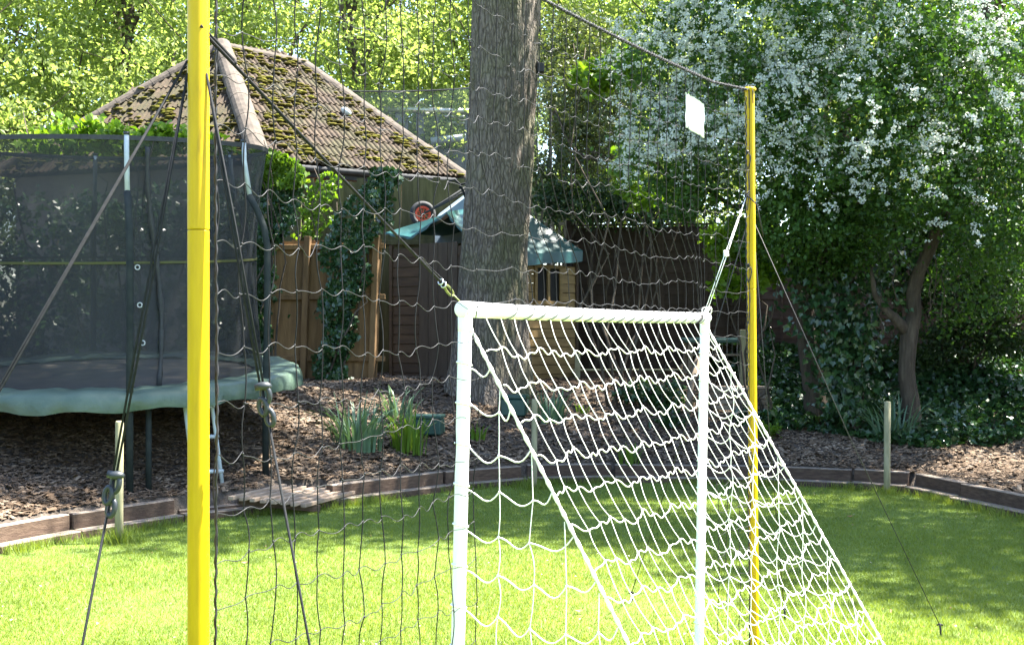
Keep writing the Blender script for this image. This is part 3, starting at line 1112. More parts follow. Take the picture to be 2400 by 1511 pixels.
sc_ = nt.nodes.new('ShaderNodeMath'); sc_.operation = 'MULTIPLY'; sc_.inputs[1].default_value = 0.85
nt.links.new(n1, sc_.inputs[0]); nt.links.new(sc_.outputs[0], hsum.inputs[2])
hh_ = hsum.outputs[0]
n2 = noise(nt, 1.6, 4, wp)
c1 = ramp(nt, hh_, [(0.25, (0.036, 0.028, 0.021)), (0.55, (0.108, 0.088, 0.068)), (0.95, (0.20, 0.168, 0.135))])
c2 = ramp(nt, hh_, [(0.25, (0.030, 0.028, 0.014)), (0.55, (0.088, 0.082, 0.044)), (0.95, (0.16, 0.15, 0.09))])
mx = nt.nodes.new('ShaderNodeMix'); mx.data_type = 'RGBA'
f = ramp(nt, n2, [(0.45, (0, 0, 0)), (0.65, (1, 1, 1))])
nt.links.new(f, mx.inputs[0]); nt.links.new(c1, mx.inputs[6]); nt.links.new(c2, mx.inputs[7])
nt.links.new(mx.outputs[2], b.inputs['Base Color'])
b.inputs['Roughness'].default_value = 0.95
bump(nt, b, hh_, 1.0, 0.035)
M['bark'] = m
M['bark_thin'] = surf('thin_bark', [(0.3, (0.030, 0.022, 0.015)), (0.5, (0.058, 0.044, 0.030)), (0.75, (0.10, 0.08, 0.055))], 16, 0.95, vscale=(1, 1, 0.3), bs=0.7, bd=0.02)


def ridged_trunk(path, radii, n=150, m=260, flare=0.0, amp=0.018):
    """trunk surface with vertical bark ridges"""
    path = np.array([tuple(p) for p in path]); radii = np.array(radii)
    tt = np.linspace(0, 1, len(path)); tm = np.linspace(0, 1, m)
    pts = np.stack([np.interp(tm, tt, path[:, k]) for k in range(3)], 1)
    for _ in range(3):
        pts[1:-1] = (pts[:-2] + 2 * pts[1:-1] + pts[2:]) / 4
    r = np.interp(tm, tt, radii)
    for _ in range(6): r[1:-1] = (r[:-2] + 2 * r[1:-1] + r[2:]) / 4
    ang = np.linspace(0, 2 * np.pi, n, endpoint=False)
    H = (pts[:, 2] - pts[0, 2])[:, None]
    A = ang[None, :]
    d = np.zeros((m, n))
    for k in range(34):
        fa = rng.integers(9, 46); fz = rng.uniform(-5.5, 5.5); ph = rng.uniform(0, 6.28)
        d += np.abs(np.sin(0.5 * (fa * A + fz * H + ph + 0.8 * np.sin(H * rng.uniform(2, 8) + ph)))) / 34
    d = (d - d.mean()) / d.std()
    low = 0.03 * np.sin(2 * A + H * 0.4) + 0.02 * np.sin(3 * A + 1 + H)
    fl = flare * np.exp(-H / 0.42) * (0.55 + 0.45 * np.cos(5 * A + 0.6)) if flare else 0
    R_ = r[:, None] * (1 + low) + amp * np.clip(d, -1.8, 1.8) * 0.55 + fl
    V = np.stack([pts[:, 0][:, None] + R_ * np.cos(A), pts[:, 1][:, None] + R_ * np.sin(A), np.repeat(pts[:, 2][:, None], n, 1)], -1)
    i = np.arange(m - 1)[:, None]; j = np.arange(n)[None, :]
    q = np.stack([i * n + j, i * n + (j + 1) % n, (i + 1) * n + (j + 1) % n, (i + 1) * n + j], -1).reshape(-1, 4)
    return V.reshape(-1, 3), q


YO = 16.4
oak = empty('oak_tree', P(1150, 905, YO), 'tall thick-trunked tree with furrowed bark in the middle behind the goal', 'tree', None)
pathO = [P(1142, 945, YO), P(1146, 860, YO), P(1152, 760, YO), P(1158, 600, YO), P(1172, 400, YO), P(1181, 200, YO), P(1187, 0, YO), P(1200, -260, YO + 0.1), P(1215, -480, YO + 0.2)]
kO = YO / F / 2
V, q = ridged_trunk(pathO, [188 * kO, 178 * kO, 166 * kO, 148 * kO, 149 * kO, 151 * kO, 152 * kO, 140 * kO, 110 * kO], flare=0.16)
mesh_np('trunk', V, q, M['bark'], oak, smooth=True)
topO = pathO[-1]
M['leaf_oak'] = leaf_mat('oak_leaf', [(0.0, (0.035, 0.07, 0.010)), (0.5, (0.065, 0.12, 0.014)), (1.0, (0.11, 0.17, 0.022))], trans=0.45)
limbs = [((4.1, 13.4, 9.8), .16), ((-1.9, 14.0, 10.5), .15), ((1.5, 16.8, 11.0), .15), ((3.0, 12.0, 10.6), .14), ((6.3, 15.4, 10.8), .13), ((1.0, 14.0, 13.0), .16)]
mb = MB()
mb = MB()
for e, r in limbs:
    a = pathO[-2].lerp(topO, random.uniform(0.2, 0.95))
    p = branch_path(a, e, sag=-0.06, wob=0.8, n=9)
    LB = MB().tube(p, np.linspace(r, 0.03, 9), 8)
    for k in range(5):
        i = random.randint(3, 8)
        p2 = branch_path(p[i], p[i] + rng.normal(size=3) * np.array([1.3, 1.3, 0.6]), wob=0.8, n=6)
        LB.tube(p2, np.linspace(r * 0.3, 0.01, 6), 6)
    LB.build('limb', M['bark_thin'], oak, smooth=True)
blobs = [((3.6, 15.4, 10.4), (2.6, 2.1, 1.5)), ((-2.6, 16.0, 11.2), (2.2, 2.0, 1.5)), ((0.8, 18.8, 11.9), (2.6, 2.0, 1.5)), ((-0.6, 14.4, 11.0), (1.9, 1.4, 1.2)),
         ((2.4, 13.9, 11.2), (2.3, 1.3, 1.2)), ((5.8, 17.5, 11.5), (2.5, 2.2, 1.5)), ((0.5, 15.8, 13.4), (2.6, 2.4, 1.5)), ((5.6, 14.2, 11.2), (2.2, 1.5, 1.2))]
blobs = [((c[0] + 0.7, c[1] - 2.0, c[2]), r) for c, r in blobs]
C = clumps(blobs, 880, 46, 0.32, shell=0.2)
leaves('crown', C, 0.15, M['leaf_oak'], oak)
# small dark box fixed to the trunk's right flank
mb = MB().bbox(P(1267, 160, YO - 0.1), (0.10, 0.12, 0.13), None, 0.01)
mb.tube([P(1262, 148, YO - 0.1), P(1255, 140, YO - 0.05)], 0.012, 6)
tag(mb.build('trunk_box', M['black_cord']), 'small dark box fixed high on the right flank of the trunk', 'box')

# ------------------------------------------------------------------ trampoline
TC = Vector((-4.25, 12.6, 0)); TK = 0.085; TZ = 1.30


def tz(y, h=0.0):
    return TZ + TK * (y - TC.y) + h


def tp(r, a, h=0.0):
    x = TC.x + r * math.cos(a); y = TC.y + r * math.sin(a)
    return Vector((x, y, tz(y, h)))


M['pad'] = surf('pad_vinyl', [(0.25, (0.034, 0.058, 0.040)), (0.5, (0.058, 0.094, 0.068)), (0.75, (0.10, 0.140, 0.105))], 2.6, 0.42, bs=0.5, bd=0.03, bscale=7)
M['mat'] = surf('jump_mat', [(0.3, (0.05, 0.045, 0.035)), (0.7, (0.12, 0.105, 0.08))], 3.0, 0.7, bs=0.2)
M['dark_tube'] = surf('dark_sleeved_tube', [(0.3, (0.014, 0.019, 0.020)), (0.7, (0.032, 0.038, 0.036))], 9, 0.8, bs=0.3, spec=0.15)
M['pale_tube'] = surf('galvanised_tube', [(0.3, (0.30, 0.35, 0.38)), (0.7, (0.42, 0.47, 0.50))], 12, 0.45, bs=0.15)
M['tramp_net'] = mesh_mat('trampoline_mesh', (0.0035, 0.0060, 0.0078), 0.70)
M['black_band'] = surf('black_webbing', [(0.3, (0.012, 0.014, 0.015)), (0.7, (0.03, 0.032, 0.034))], 30, 0.7, bs=0.2)
M['lime_band'] = surf('lime_webbing', [(0.3, (0.035, 0.04, 0.004)), (0.7, (0.06, 0.065, 0.006))], 9, 0.7, bs=0.2)
tr = empty('trampoline', (TC.x, TC.y, gz(TC.x, TC.y)), 'round garden trampoline with dark safety netting and green padded rim', 'trampoline')
# frame ring
MB().tube([tp(1.86, a, -0.02) for a in np.linspace(0, 2 * math.pi, 65)], 0.03, 10).build('frame_ring', M['pale_tube'], tr, smooth=True)
# jumping mat
V = [tuple(tp(0, 0, -0.04))]; fs = []
for k in range(64):
    V.append(tuple(tp(1.58, 2 * math.pi * k / 64, -0.01)))
    fs.append((0, 1 + k, 1 + (k + 1) % 64))
mesh_np('jumping_mat', V, np.array(fs), M['mat'], tr, smooth=True)
# padded rim with hanging skirt, in folds
prof = [(1.50, 0.012), (1.60, 0.040), (1.80, 0.050), (1.93, 0.042), (1.985, 0.015), (2.00, -0.035), (2.008, -0.085), (2.003, -0.13)]
V, fs = [], []
nA = 220
for k in range(nA):
    a = 2 * math.pi * k / nA
    wv = math.sin(a * 23) * 0.5 + math.sin(a * 41 + 1) * 0.35 + math.sin(a * 9 + 2) * 0.5
    for j, (r, h) in enumerate(prof):
        e = max(0, j - 3) / 4
        V.append(tuple(tp(r + wv * 0.030 * e + 0.010 * math.sin(a * 57) * e, a, h + 0.014 * wv * (1 - e) + 0.016 * e * math.sin(a * 17))))
for k in range(nA):
    for j in range(len(prof) - 1):
        k2 = (k + 1) % nA
        fs.append((k * 8 + j, k2 * 8 + j, k2 * 8 + j + 1, k * 8 + j + 1))
mesh_np('rim_pad', V, np.array(fs), M['pad'], tr, smooth=True)
# netting
HT = 2.36
V, fs = [], []
nA, nH = 96, 16
for k in range(nA):
    a = 2 * math.pi * k / nA
    for j in range(nH + 1):
        f = j / nH
        r = 1.60 - 0.115 * math.sin(math.pi * f) ** 1.0 * (0.85 + 0.15 * math.cos(6 * a)) + 0.03 * f
        r += 0.006 * math.sin(a * 19 + f * 6)
        V.append(tuple(tp(r, a, 0.03 + (HT - 0.03) * f)))
for k in range(nA):
    for j in range(nH):
        k2 = (k + 1) % nA
        fs.append((k * (nH + 1) + j, k2 * (nH + 1) + j, k2 * (nH + 1) + j + 1, k * (nH + 1) + j + 1))
mesh_np('safety_netting', V, np.array(fs), M['tramp_net'], tr, smooth=True)


def band(name, f, w, mat, out=0.006):
    V, fs = [], []
    for k in range(nA):
        a = 2 * math.pi * k / nA
        r = 1.60 - 0.115 * math.sin(math.pi * f) * (0.85 + 0.15 * math.cos(6 * a)) + 0.03 * f + out
        for (dr, dh) in ((0, -w / 2), (0.008, -w / 2), (0.008, w / 2), (0, w / 2)):
            V.append(tuple(tp(r + dr, a, 0.03 + (HT - 0.03) * f + dh)))
    for k in range(nA):
        k2 = (k + 1) % nA
        for e in range(4):
            fs.append((k * 4 + e, k2 * 4 + e, k2 * 4 + (e + 1) % 4, k * 4 + (e + 1) % 4))
    mesh_np(name, V, np.array(fs), mat, tr, smooth=False)


band('top_band', 1.0, 0.045, M['black_band'])
band('coloured_band', 0.50, 0.022, M['lime_band'])
# poles with bare tops
for k in range(6):
    a = math.radians(-66 + 60 * k - (16 if k == 1 else 0) + (14 if k == 1 else 0))
    if k == 1: a = math.radians(-20)
    base = tp(1.90, a, 0)
    g0 = gz(base.x, base.y)
    pts = [Vector((base.x, base.y, g0 - 0.03)), tp(1.90, a, -0.1), tp(1.92, a, 0.6), tp(1.92, a, 1.35)]
    arc = [tp(1.92 - 0.05 * s - 0.16 * s * s, a, 1.35 + 0.50 * s) for s in (0.35, 0.7, 1.0)]
    pr = MB().tube(pts + arc, 0.034, 12).build('pole', M['dark_tube'], tr, smooth=True)
    top = [arc[-1] - (arc[-1] - arc[-2]) * 0.1, tp(1.655, a, HT - 0.16), tp(1.645, a, HT + 0.035)]
    MB().tube(top, [0.024, 0.024, 0.024], 12).build('bare_tube', M['pale_tube'], pr, smooth=True)
    MB().tube([top[-1] - Vector((0, 0, .01)), top[-1] + Vector((0, 0, .02))], 0.028, 10).build('pole_cap', M['grey_plastic'], pr, smooth=True)
    # leg foot tube beside the pole
    b2 = tp(1.80, a + 0.10, 0)
    MB().tube([Vector((b2.x, b2.y, gz(b2.x, b2.y) - 0.02)), tp(1.80, a + 0.10, -0.04)], 0.028, 10).build('leg', M['dark_tube'], tr, smooth=True)
# zipped door flap
a0 = math.radians(-58)
zp = []
for f in np.linspace(0.0, 1.0, 24):
    r = 1.60 - 0.10 * math.sin(math.pi * f) + 0.03 * f + 0.022
    zp.append(tp(r, a0 + 0.045 + 0.04 * math.sin(f * 5) - 0.03 * f, 0.02 + f * (HT - 0.1)))
MB().tube(zp, [0.022 + 0.006 * math.sin(k * 1.7) for k in range(24)], 6).build('door_flap', M['black_band'], tr, smooth=True)
for k, f in enumerate((0.18, 0.33, 0.48)):
    c = tp(1.60 - 0.10 * math.sin(math.pi * f) + 0.05, a0 - 0.045 - 0.012 * k, 0.02 + f * HT)
    mb = MB().tube([c + Vector((0.022 * math.cos(t), 0, 0.022 * math.sin(t))) for t in np.linspace(0, 2 * math.pi, 13)], 0.006, 6)
    mb.build('toggle_ring', M['steel'], tr, smooth=True)

# ladder leaning on the trampoline
M['ladder'] = surf('ladder_paint', [(0.3, (0.36, 0.43, 0.46)), (0.7, (0.46, 0.53, 0.56))], 12, 0.5, bs=0.1)
ld_b = [P(458, 1150, 11.35), P(524, 1150, 11.55)]
ld_t = [P(430, 925, 11.25), P(492, 915, 11.45)]
lad = empty('ladder', (ld_b[0] + ld_b[1]) / 2, 'pale grey metal ladder leading up to the trampoline rim', 'ladder')
for a, b_ in zip(ld_b, ld_t):
    MB().tube([a - Vector((0, 0, 0.03)), a.lerp(b_, 0.5), b_], 0.019, 10).build('rail', M['ladder'], lad, smooth=True)
for f in (0.2, 0.55, 0.85):
    MB().tube([ld_b[0].lerp(ld_t[0], f), ld_b[1].lerp(ld_t[1], f) + Vector((0.02, 0, 0))], 0.02, 10).build('rung', M['ladder'], lad, smooth=True)

# ------------------------------------------------------------------ outbuilding with mossy tiled roof
M['tile'] = None
m, nt, b = new_mat('roof_tile')
v = world_pos(nt)
n1 = noise(nt, 5.0, 6, v); n2 = noise(nt, 1.5, 5, v, 0.4); n3 = noise(nt, 40, 4, v)
c1 = ramp(nt, n1, [(0.3, (0.022, 0.014, 0.008)), (0.5, (0.044, 0.029, 0.017)), (0.7, (0.078, 0.054, 0.033))])
c2 = ramp(nt, n3, [(0.3, (0.020, 0.016, 0.009)), (0.55, (0.042, 0.036, 0.014)), (0.7, (0.07, 0.062, 0.018))])
f = ramp(nt, n2, [(0.46, (0, 0, 0)), (0.60, (1, 1, 1))])
mx = nt.nodes.new('ShaderNodeMix'); mx.data_type = 'RGBA'
nt.links.new(f, mx.inputs[0]); nt.links.new(c1, mx.inputs[6]); nt.links.new(c2, mx.inputs[7])
nt.links.new(mx.outputs[2], b.inputs['Base Color'])
b.inputs['Roughness'].default_value = 0.95
bump(nt, b, n3, 0.6, 0.02)
M['tile'] = m
M['hip_tile'] = surf('hip_tile', [(0.3, (0.038, 0.030, 0.022)), (0.5, (0.066, 0.052, 0.040)), (0.75, (0.10, 0.080, 0.062))], 6, 0.9, bs=0.5, bd=0.02, obj_var=0.12)
M['moss'] = leaf_mat('moss', [(0.0, (0.030, 0.025, 0.007)), (0.4, (0.058, 0.050, 0.011)), (0.7, (0.098, 0.092, 0.016)), (1.0, (0.17, 0.17, 0.022))], trans=0.0, rough=1.0, spec=0.1)
M['brick'] = surf('brick', [(0.3, (0.20, 0.085, 0.05)), (0.7, (0.31, 0.15, 0.10))], 8, 0.9, bs=0.5, obj_var=0.2)
M['mortar'] = surf('mortar', [(0.3, (0.22, 0.19, 0.16)), (0.7, (0.30, 0.27, 0.23))], 9, 0.95, bs=0.3)
M['gutter'] = surf('gutter', [(0.3, (0.02, 0.022, 0.024)), (0.7, (0.05, 0.052, 0.055))], 9, 0.75, bs=0.1, spec=0.2)
M['under'] = surf('roof_underlay', [(0.3, (0.05, 0.04, 0.03)), (0.7, (0.09, 0.07, 0.05))], 6, 0.9, bs=0.1)
rC = P(612, 374, 21.0); EZ = rC.z


def at_z(px, py, z):
    Y_ = (z - EYE) * F / (HOR - py)
    return P(px, py, Y_)


rD = at_z(1092, 416, EZ)
rP2 = P(712, 150, 25.2)
fn = (rD - rC).cross(rP2 - rC).normalized()
dirv = Vector(((520 - 1200) / F, 1, -(108 - HOR) / F))
rP1 = Vector((0, 0, EYE)) + dirv * (fn.dot(rC - Vector((0, 0, EYE))) / fn.dot(dirv))
rA = at_z(-20, 412, EZ)
rB = rD + (rA - rC) * 1.0 + Vector((0, 2.0, 0))
ob_c = (rA + rB + rC + rD) / 4
bld = empty('outbuilding', (ob_c.x, ob_c.y, gz(ob_c.x, ob_c.y)), 'brick outbuilding under a moss-grown hipped roof of ribbed brown tiles', 'building')
roof = mesh_np('roof', [tuple(p) for p in (rA, rB, rC, rD, rP1, rP2)], [np.array([[0, 2, 4], [1, 5, 3]]), np.array([[2, 3, 5, 4], [1, 0, 4, 5]])], M['under'], bld)
# one profiled tile, shared by all
TW, TL = 0.236, 0.50
nu = 16
Vt, Ft = [], []
for j, (yy, lift) in enumerate(((0, 0.030), (TL, 0.0))):
    for i in range(nu + 1):
        x = TW * (i / nu - 0.5)
        ph = (i / nu * 2) % 1.0
        Vt.append((x, yy, lift + 0.034 * math.sin(math.pi * min(1, ph / 0.6)) if ph < 0.6 else lift))
for i in range(nu + 1):
    Vt.append((Vt[i][0], 0.0, Vt[i][2] - 0.028))
for i in range(nu):
    Ft.append((i, i + 1, nu + 1 + i + 1, nu + 1 + i))
    Ft.append((2 * (nu + 1) + i, 2 * (nu + 1) + i + 1, i + 1, i))
tile_me = bpy.data.meshes.new('tile')
tile_me.from_pydata(Vt, [], Ft)
tile_me.materials.append(M['tile'])


def in_poly(p, poly):
    ins = False
    for (x0, y0), (x1, y1) in zip(poly, poly[1:] + poly[:1]):
        if (y0 > p[1]) != (y1 > p[1]) and p[0] < (x1 - x0) * (p[1] - y0) / (y1 - y0) + x0:
            ins = not ins
    return ins


moss_pts = []


def tile_face(corners, e0, e1):
    """lay tiles on a roof face; e0-e1 is its eave"""
    u = (e1 - e0).normalized()
    top = max(corners, key=lambda p: p.z)
    w = (top - e0); w = (w - u * w.dot(u)).normalized()
    nrm = u.cross(w)
    if nrm.z < 0: nrm = -nrm
    poly = [((p - e0).dot(u), (p - e0).dot(w)) for p in corners]
    H = max(p[1] for p in poly); L = (e1 - e0).length
    course = 0.36
    for j in range(int(H / course) + 1):
        for i in range(-30, int(L / TW) + 30):
            cx = (i + 0.5) * TW; cy = j * course - 0.04
            if not in_poly((cx, cy + 0.12), poly): continue
            o_ = bpy.data.objects.new('tile', tile_me)
            COL.objects.link(o_)
            o_.parent = roof
            Rm = Matrix((u, w, nrm)).transposed().to_4x4()
            Rm = Rm @ Matrix.Rotation(math.radians(random.uniform(-.8, .8)), 4, 'Z')
            pos = e0 + u * cx + w * cy + nrm * (0.012 + random.uniform(0, 0.006))
            o_.matrix_local = Matrix.Translation(pos - ORG[bld.name]) @ Rm
    for k in range(int(H * L * 85)):
        x, y = random.uniform(0, L), random.uniform(0, H)
        if in_poly((x, y), poly):
            moss_pts.append((e0 + u * x + w * y + nrm * 0.045, nrm))


tile_face([rC, rD, rP2, rP1], rC, rD)
tile_face([rA, rC, rP1], rA, rC)
# moss cushions gathered in patches
mb = MB()
cl = [(random.choice(moss_pts)) for _ in range(95)]
for p, nrm in moss_pts:
    near = min((p - c[0]).length for c in cl)
    if near < 0.20 + random.random() * 0.16:
        r = random.uniform(0.02, 0.075)
        mb.ball(p + Vector((random.uniform(-.05, .05), random.uniform(-.05, .05), 0)), r, 6, sc=(1.5, 1.5, 0.42))
tag(mb.build('moss', M['moss'], roof, smooth=True), kind='stuff')


def hip_run(a, b_, cnt, r, name):
    d = (b_ - a); R_ = d.to_track_quat('Y', 'Z').to_matrix()
    L = d.length / cnt
    for k in range(cnt):
        V, fs = [], []
        for (yy, rr) in ((-0.02, r * 1.02), (L * 1.06, r * 0.985)):
            for i in range(9):
                t = math.pi * i / 8
                for q_ in (rr, rr - 0.018):
                    V.append(tuple(a + d * (k / cnt) + R_ @ Vector((q_ * math.cos(t), yy, q_ * math.sin(t) * 0.9 - 0.03))))
        for i in range(8):
            for (s0, s1) in ((0, 18),):
                fs.append((i * 2, i * 2 + 2, 18 + i * 2 + 2, 18 + i * 2))
                fs.append((i * 2 + 1, 18 + i * 2 + 1, 18 + i * 2 + 3, i * 2 + 3))
            fs.append((i * 2, i * 2 + 1, i * 2 + 3, i * 2 + 2))
            fs.append((18 + i * 2, 18 + i * 2 + 2, 18 + i * 2 + 3, 18 + i * 2 + 1))
        mesh_np(name, V, np.array(fs), M['hip_tile'], roof, smooth=False)


hip_run(rC - (rP1 - rC) * 0.02, rP1, 6, 0.205, 'hip_tile')
hip_run(rA, rP1, 13, 0.16, 'hip_tile')
hip_run(rD - (rP2 - rD) * 0.01, rP2, 9, 0.15, 'hip_tile')
hip_run(rP2 + Vector((0.05, 0, 0)), rP1, 5, 0.13, 'ridge_tile')
# walls
inset = 0.32
cen = (rA + rB + rC + rD) / 4
wc = [p + (cen - p).normalized() * inset * 1.4 for p in (rA, rC, rD, rB)]
for k in range(4):
    a, b_ = wc[k], wc[(k + 1) % 4]
    zb = 0.8
    mesh_np('wall', [(a.x, a.y, zb), (b_.x, b_.y, zb), (b_.x, b_.y, EZ - 0.03), (a.x, a.y, EZ - 0.03)], np.array([[0, 1, 2, 3]]), M['mortar'], bld)
# bricks of the visible upper courses of the two near walls
brick_me = MB().bbox((0, 0, 0), (0.215, 0.03, 0.065), None, 0.004)
bm_ = bpy.data.meshes.new('brick')
bm_.from_pydata(np.concatenate(brick_me.V).tolist(), [], [f for fl in brick_me.F.values() for f in fl])
bm_.materials.append(M['brick'])
a, b_ = wc[1], wc[2]
d = (b_ - a).normalized(); Lw = (b_ - a).length
R_ = Matrix((d, Vector((-d.y, d.x, 0)), Vector((0, 0, 1)))).transposed().to_4x4()
for j in range(9):
    for i in range(int(Lw / 0.225) - 1):
        x = (i + 0.5) * 0.225 + (0.112 if j % 2 else 0)
        o_ = bpy.data.objects.new('brick', bm_)
        COL.objects.link(o_)
        o_.parent = bld
        o_.matrix_local = Matrix.Translation(Vector((a.x, a.y, EZ - 0.17 - j * 0.075)) + d * x - ORG[bld.name]) @ R_
# fascia and gutter on the near eave
ev0, ev1 = rC, rD
d = (ev1 - ev0).normalized(); nO = Vector((d.y, -d.x, 0))
R_ = Matrix((d, Vector((-d.y, d.x, 0)), Vector((0, 0, 1)))).transposed().to_4x4()
c = (ev0 + ev1) / 2
MB().bbox(c + Vector((0, 0, -0.13)) - nO * 0.06, ((ev1 - ev0).length - 0.1, 0.03, 0.2), R_, 0.004).build('fascia', M['gutter'], bld)
pts = [ev0 + (ev1 - ev0) * f + nO * 0.03 + Vector((0, 0, -0.085)) for f in np.linspace(0.01, 0.99, 6)]
MB().tube(pts, 0.055, 12).build('gutter', M['gutter'], bld, smooth=True)
# pale object lying on the tiles
rel = P(808, 272, 0)
uu, ww = (rD - rC).normalized(), None
lo, hi = 20.0, 26.0
fn = (rD - rC).cross(rP1 - rC).normalized()
dirv = Vector(((808 - 1200) / F, 1, -(272 - HOR) / F))
tpar = fn.dot(rC - Vector((0, 0, EYE))) / fn.dot(dirv)
pp = Vector((0, 0, EYE)) + dirv * tpar + (fn if fn.z > 0 else -fn) * 0.10
mb = MB().ball(pp, 0.085, 12, sc=(1.4, 1.0, 0.85), R=Matrix.Rotation(0.6, 3, 'Y'))
tag(mb.build('stray_ball', M['pale_tube'], smooth=True), 'pale rounded stray ball lying on the mossy tiles', 'ball')

# ------------------------------------------------------------------ fences
M['fence'] = surf('fence_board', [(0.25, (0.12, 0.066, 0.024)), (0.5, (0.20, 0.115, 0.044)), (0.8, (0.28, 0.17, 0.072))], 5, 0.85, vscale=(3, 3, 0.5), bs=0.5, bd=0.01, obj_var=0.2)
M['fence_green'] = surf('fence_mossy', [(0.25, (0.045, 0.042, 0.014)), (0.5, (0.085, 0.078, 0.028)), (0.8, (0.13, 0.118, 0.052))], 4, 0.9, vscale=(3, 3, 0.5), bs=0.5, bd=0.01, obj_var=0.25)
M['fence_dark'] = surf('fence_lap', [(0.25, (0.024, 0.014, 0.008)), (0.5, (0.040, 0.024, 0.014)), (0.8, (0.062, 0.039, 0.024))], 4, 0.9, vscale=(0.6, 0.6, 4), bs=0.5, bd=0.01, obj_var=0.2)
M['fence_red'] = surf('fence_lap_red', [(0.25, (0.055, 0.030, 0.022)), (0.5, (0.085, 0.048, 0.037)), (0.8, (0.12, 0.072, 0.056))], 4, 0.9, vscale=(0.6, 0.6, 4), bs=0.5, bd=0.01, obj_var=0.15)


def board_fence(name, a, b_, z0, z1, bw, mat, label, tilt=0.0, rails=(0.35, 1.05), ragged=0.0, posts=None, post_h=None):
    """vertical feather-edge boards on rails between plan points a, b_"""
    a = Vector((a[0], a[1], 0)); b_ = Vector((b_[0], b_[1], 0))
    d = (b_ - a).normalized(); L = (b_ - a).length
    nf = Vector((d.y, -d.x, 0))
    R0 = Matrix((d, -nf, Vector((0, 0, 1)))).transposed().to_4x4()
    t = empty(name, (*((a + b_) / 2).xy, z0), label, 'fence')
    n_ = int(L / (bw * 0.9))
    for k in range(n_):
        h = z1 - z0 + random.uniform(-ragged, ragged)
        c = a + d * (bw * 0.9) * (k + 0.5) + Vector((0, 0, z0 + h / 2))
        R_ = R0 @ Matrix.Rotation(math.radians(5), 4, 'Z') @ Matrix.Rotation(tilt + random.uniform(-.008, .008), 4, 'Y')
        MB().box(c, (bw, 0.014, h), R_).build('board', mat, t)
    for rz in rails:
        MB().bbox((a + b_) / 2 + nf * 0.045 + Vector((0, 0, z0 + rz)), (L, 0.05, 0.075), R0, 0.006).build('rail', mat, t)
    for f in (posts or []):
        h = post_h or (z1 - z0 + 0.05)
        MB().bbox(a + d * (L * f) + nf * 0.09 + Vector((0, 0, z0 - 0.1 + h / 2)), (0.09, 0.09, h + 0.2), R0 @ Matrix.Rotation(tilt, 4, 'Y'), 0.006).build('post', mat, t)
    return t


f0 = P(560, 785, 17.6); f1 = P(905, 785, 17.2)
board_fence('board_fence', f0.xy, f1.xy, 0.98, 3.08, 0.125, M['fence'], 'brown vertical-board fence with rails, leaning, behind the trampoline', tilt=0.035, rails=(0.38, 1.27, 2.0), ragged=0.012, posts=(0.03, 0.47, 0.93))
f0 = P(470, 785, 19.6); f1 = P(1105, 785, 19.4)
board_fence('board_fence', f0.xy, f1.xy, 1.0, 4.22, 0.115, M['fence_green'], 'taller greenish mossy board fence below the tiled roof', rails=(2.2,), ragged=0.05, posts=(0.37, 0.64))


def lap_fence(name, a, b_, z0, h, mat, label, n_pan):
    """overlapping horizontal slats in panels with battens and capping"""
    a = Vector((a[0], a[1], 0)); b_ = Vector((b_[0], b_[1], 0))
    d = (b_ - a).normalized(); L = (b_ - a).length
    nf = Vector((d.y, -d.x, 0))
    R0 = Matrix((d, -nf, Vector((0, 0, 1)))).transposed().to_4x4()
    t = empty(name, (*((a + b_) / 2).xy, z0), label, 'fence')
    pw = L / n_pan
    ns = 13
    for p in range(n_pan):
        c0 = a + d * pw * (p + 0.5)
        for k in range(ns):
            z = z0 + 0.08 + (h - 0.1) * (k + 0.5) / ns
            R_ = R0 @ Matrix.Rotation(math.radians(-7), 4, 'X') @ Matrix.Rotation(random.uniform(-.004, .004), 4, 'Y')
            MB().box(c0 + Vector((0, 0, z)), (pw - 0.1, 0.012, h / ns * 1.25), R_).build('slat', mat, t)
        for f in (0.03, 0.27, 0.5, 0.73, 0.97):
            MB().bbox(a + d * pw * (p + f) + nf * 0.030 + Vector((0, 0, z0 + h / 2 + 0.02)), (0.04, 0.022, h), R0, 0.003).build('batten', mat, t)
        MB().bbox(c0 + Vector((0, 0, z0 + h + 0.035)), (pw - 0.05, 0.08, 0.03), R0, 0.004).build('capping', mat, t)
        MB().bbox(c0 + Vector((0, 0, z0 - 0.02)), (pw - 0.05, 0.04, 0.2), R0, 0.004).build('gravel_board', mat, t)
    for p in range(n_pan + 1):
        MB().bbox(a + d * pw * p + Vector((0, 0, z0 + h / 2)), (0.095, 0.095, h + 0.25), R0, 0.006).build('post', mat, t)
    return t


f0 = P(1335, 785, 19.3); f1 = P(1765, 785, 18.9)
lap_fence('lap_fence', f0.xy, f1.xy, 1.08, 2.35, M['fence_dark'], 'dark brown overlap fence panels behind the goal netting', 2)
f0 = P(1772, 785, 18.8); f1 = P(2480, 785, 17.9)
lap_fence('lap_fence', f0.xy, f1.xy, 1.15, 2.05, M['fence_red'], 'reddish brown overlap fence behind the trees on the right', 3)

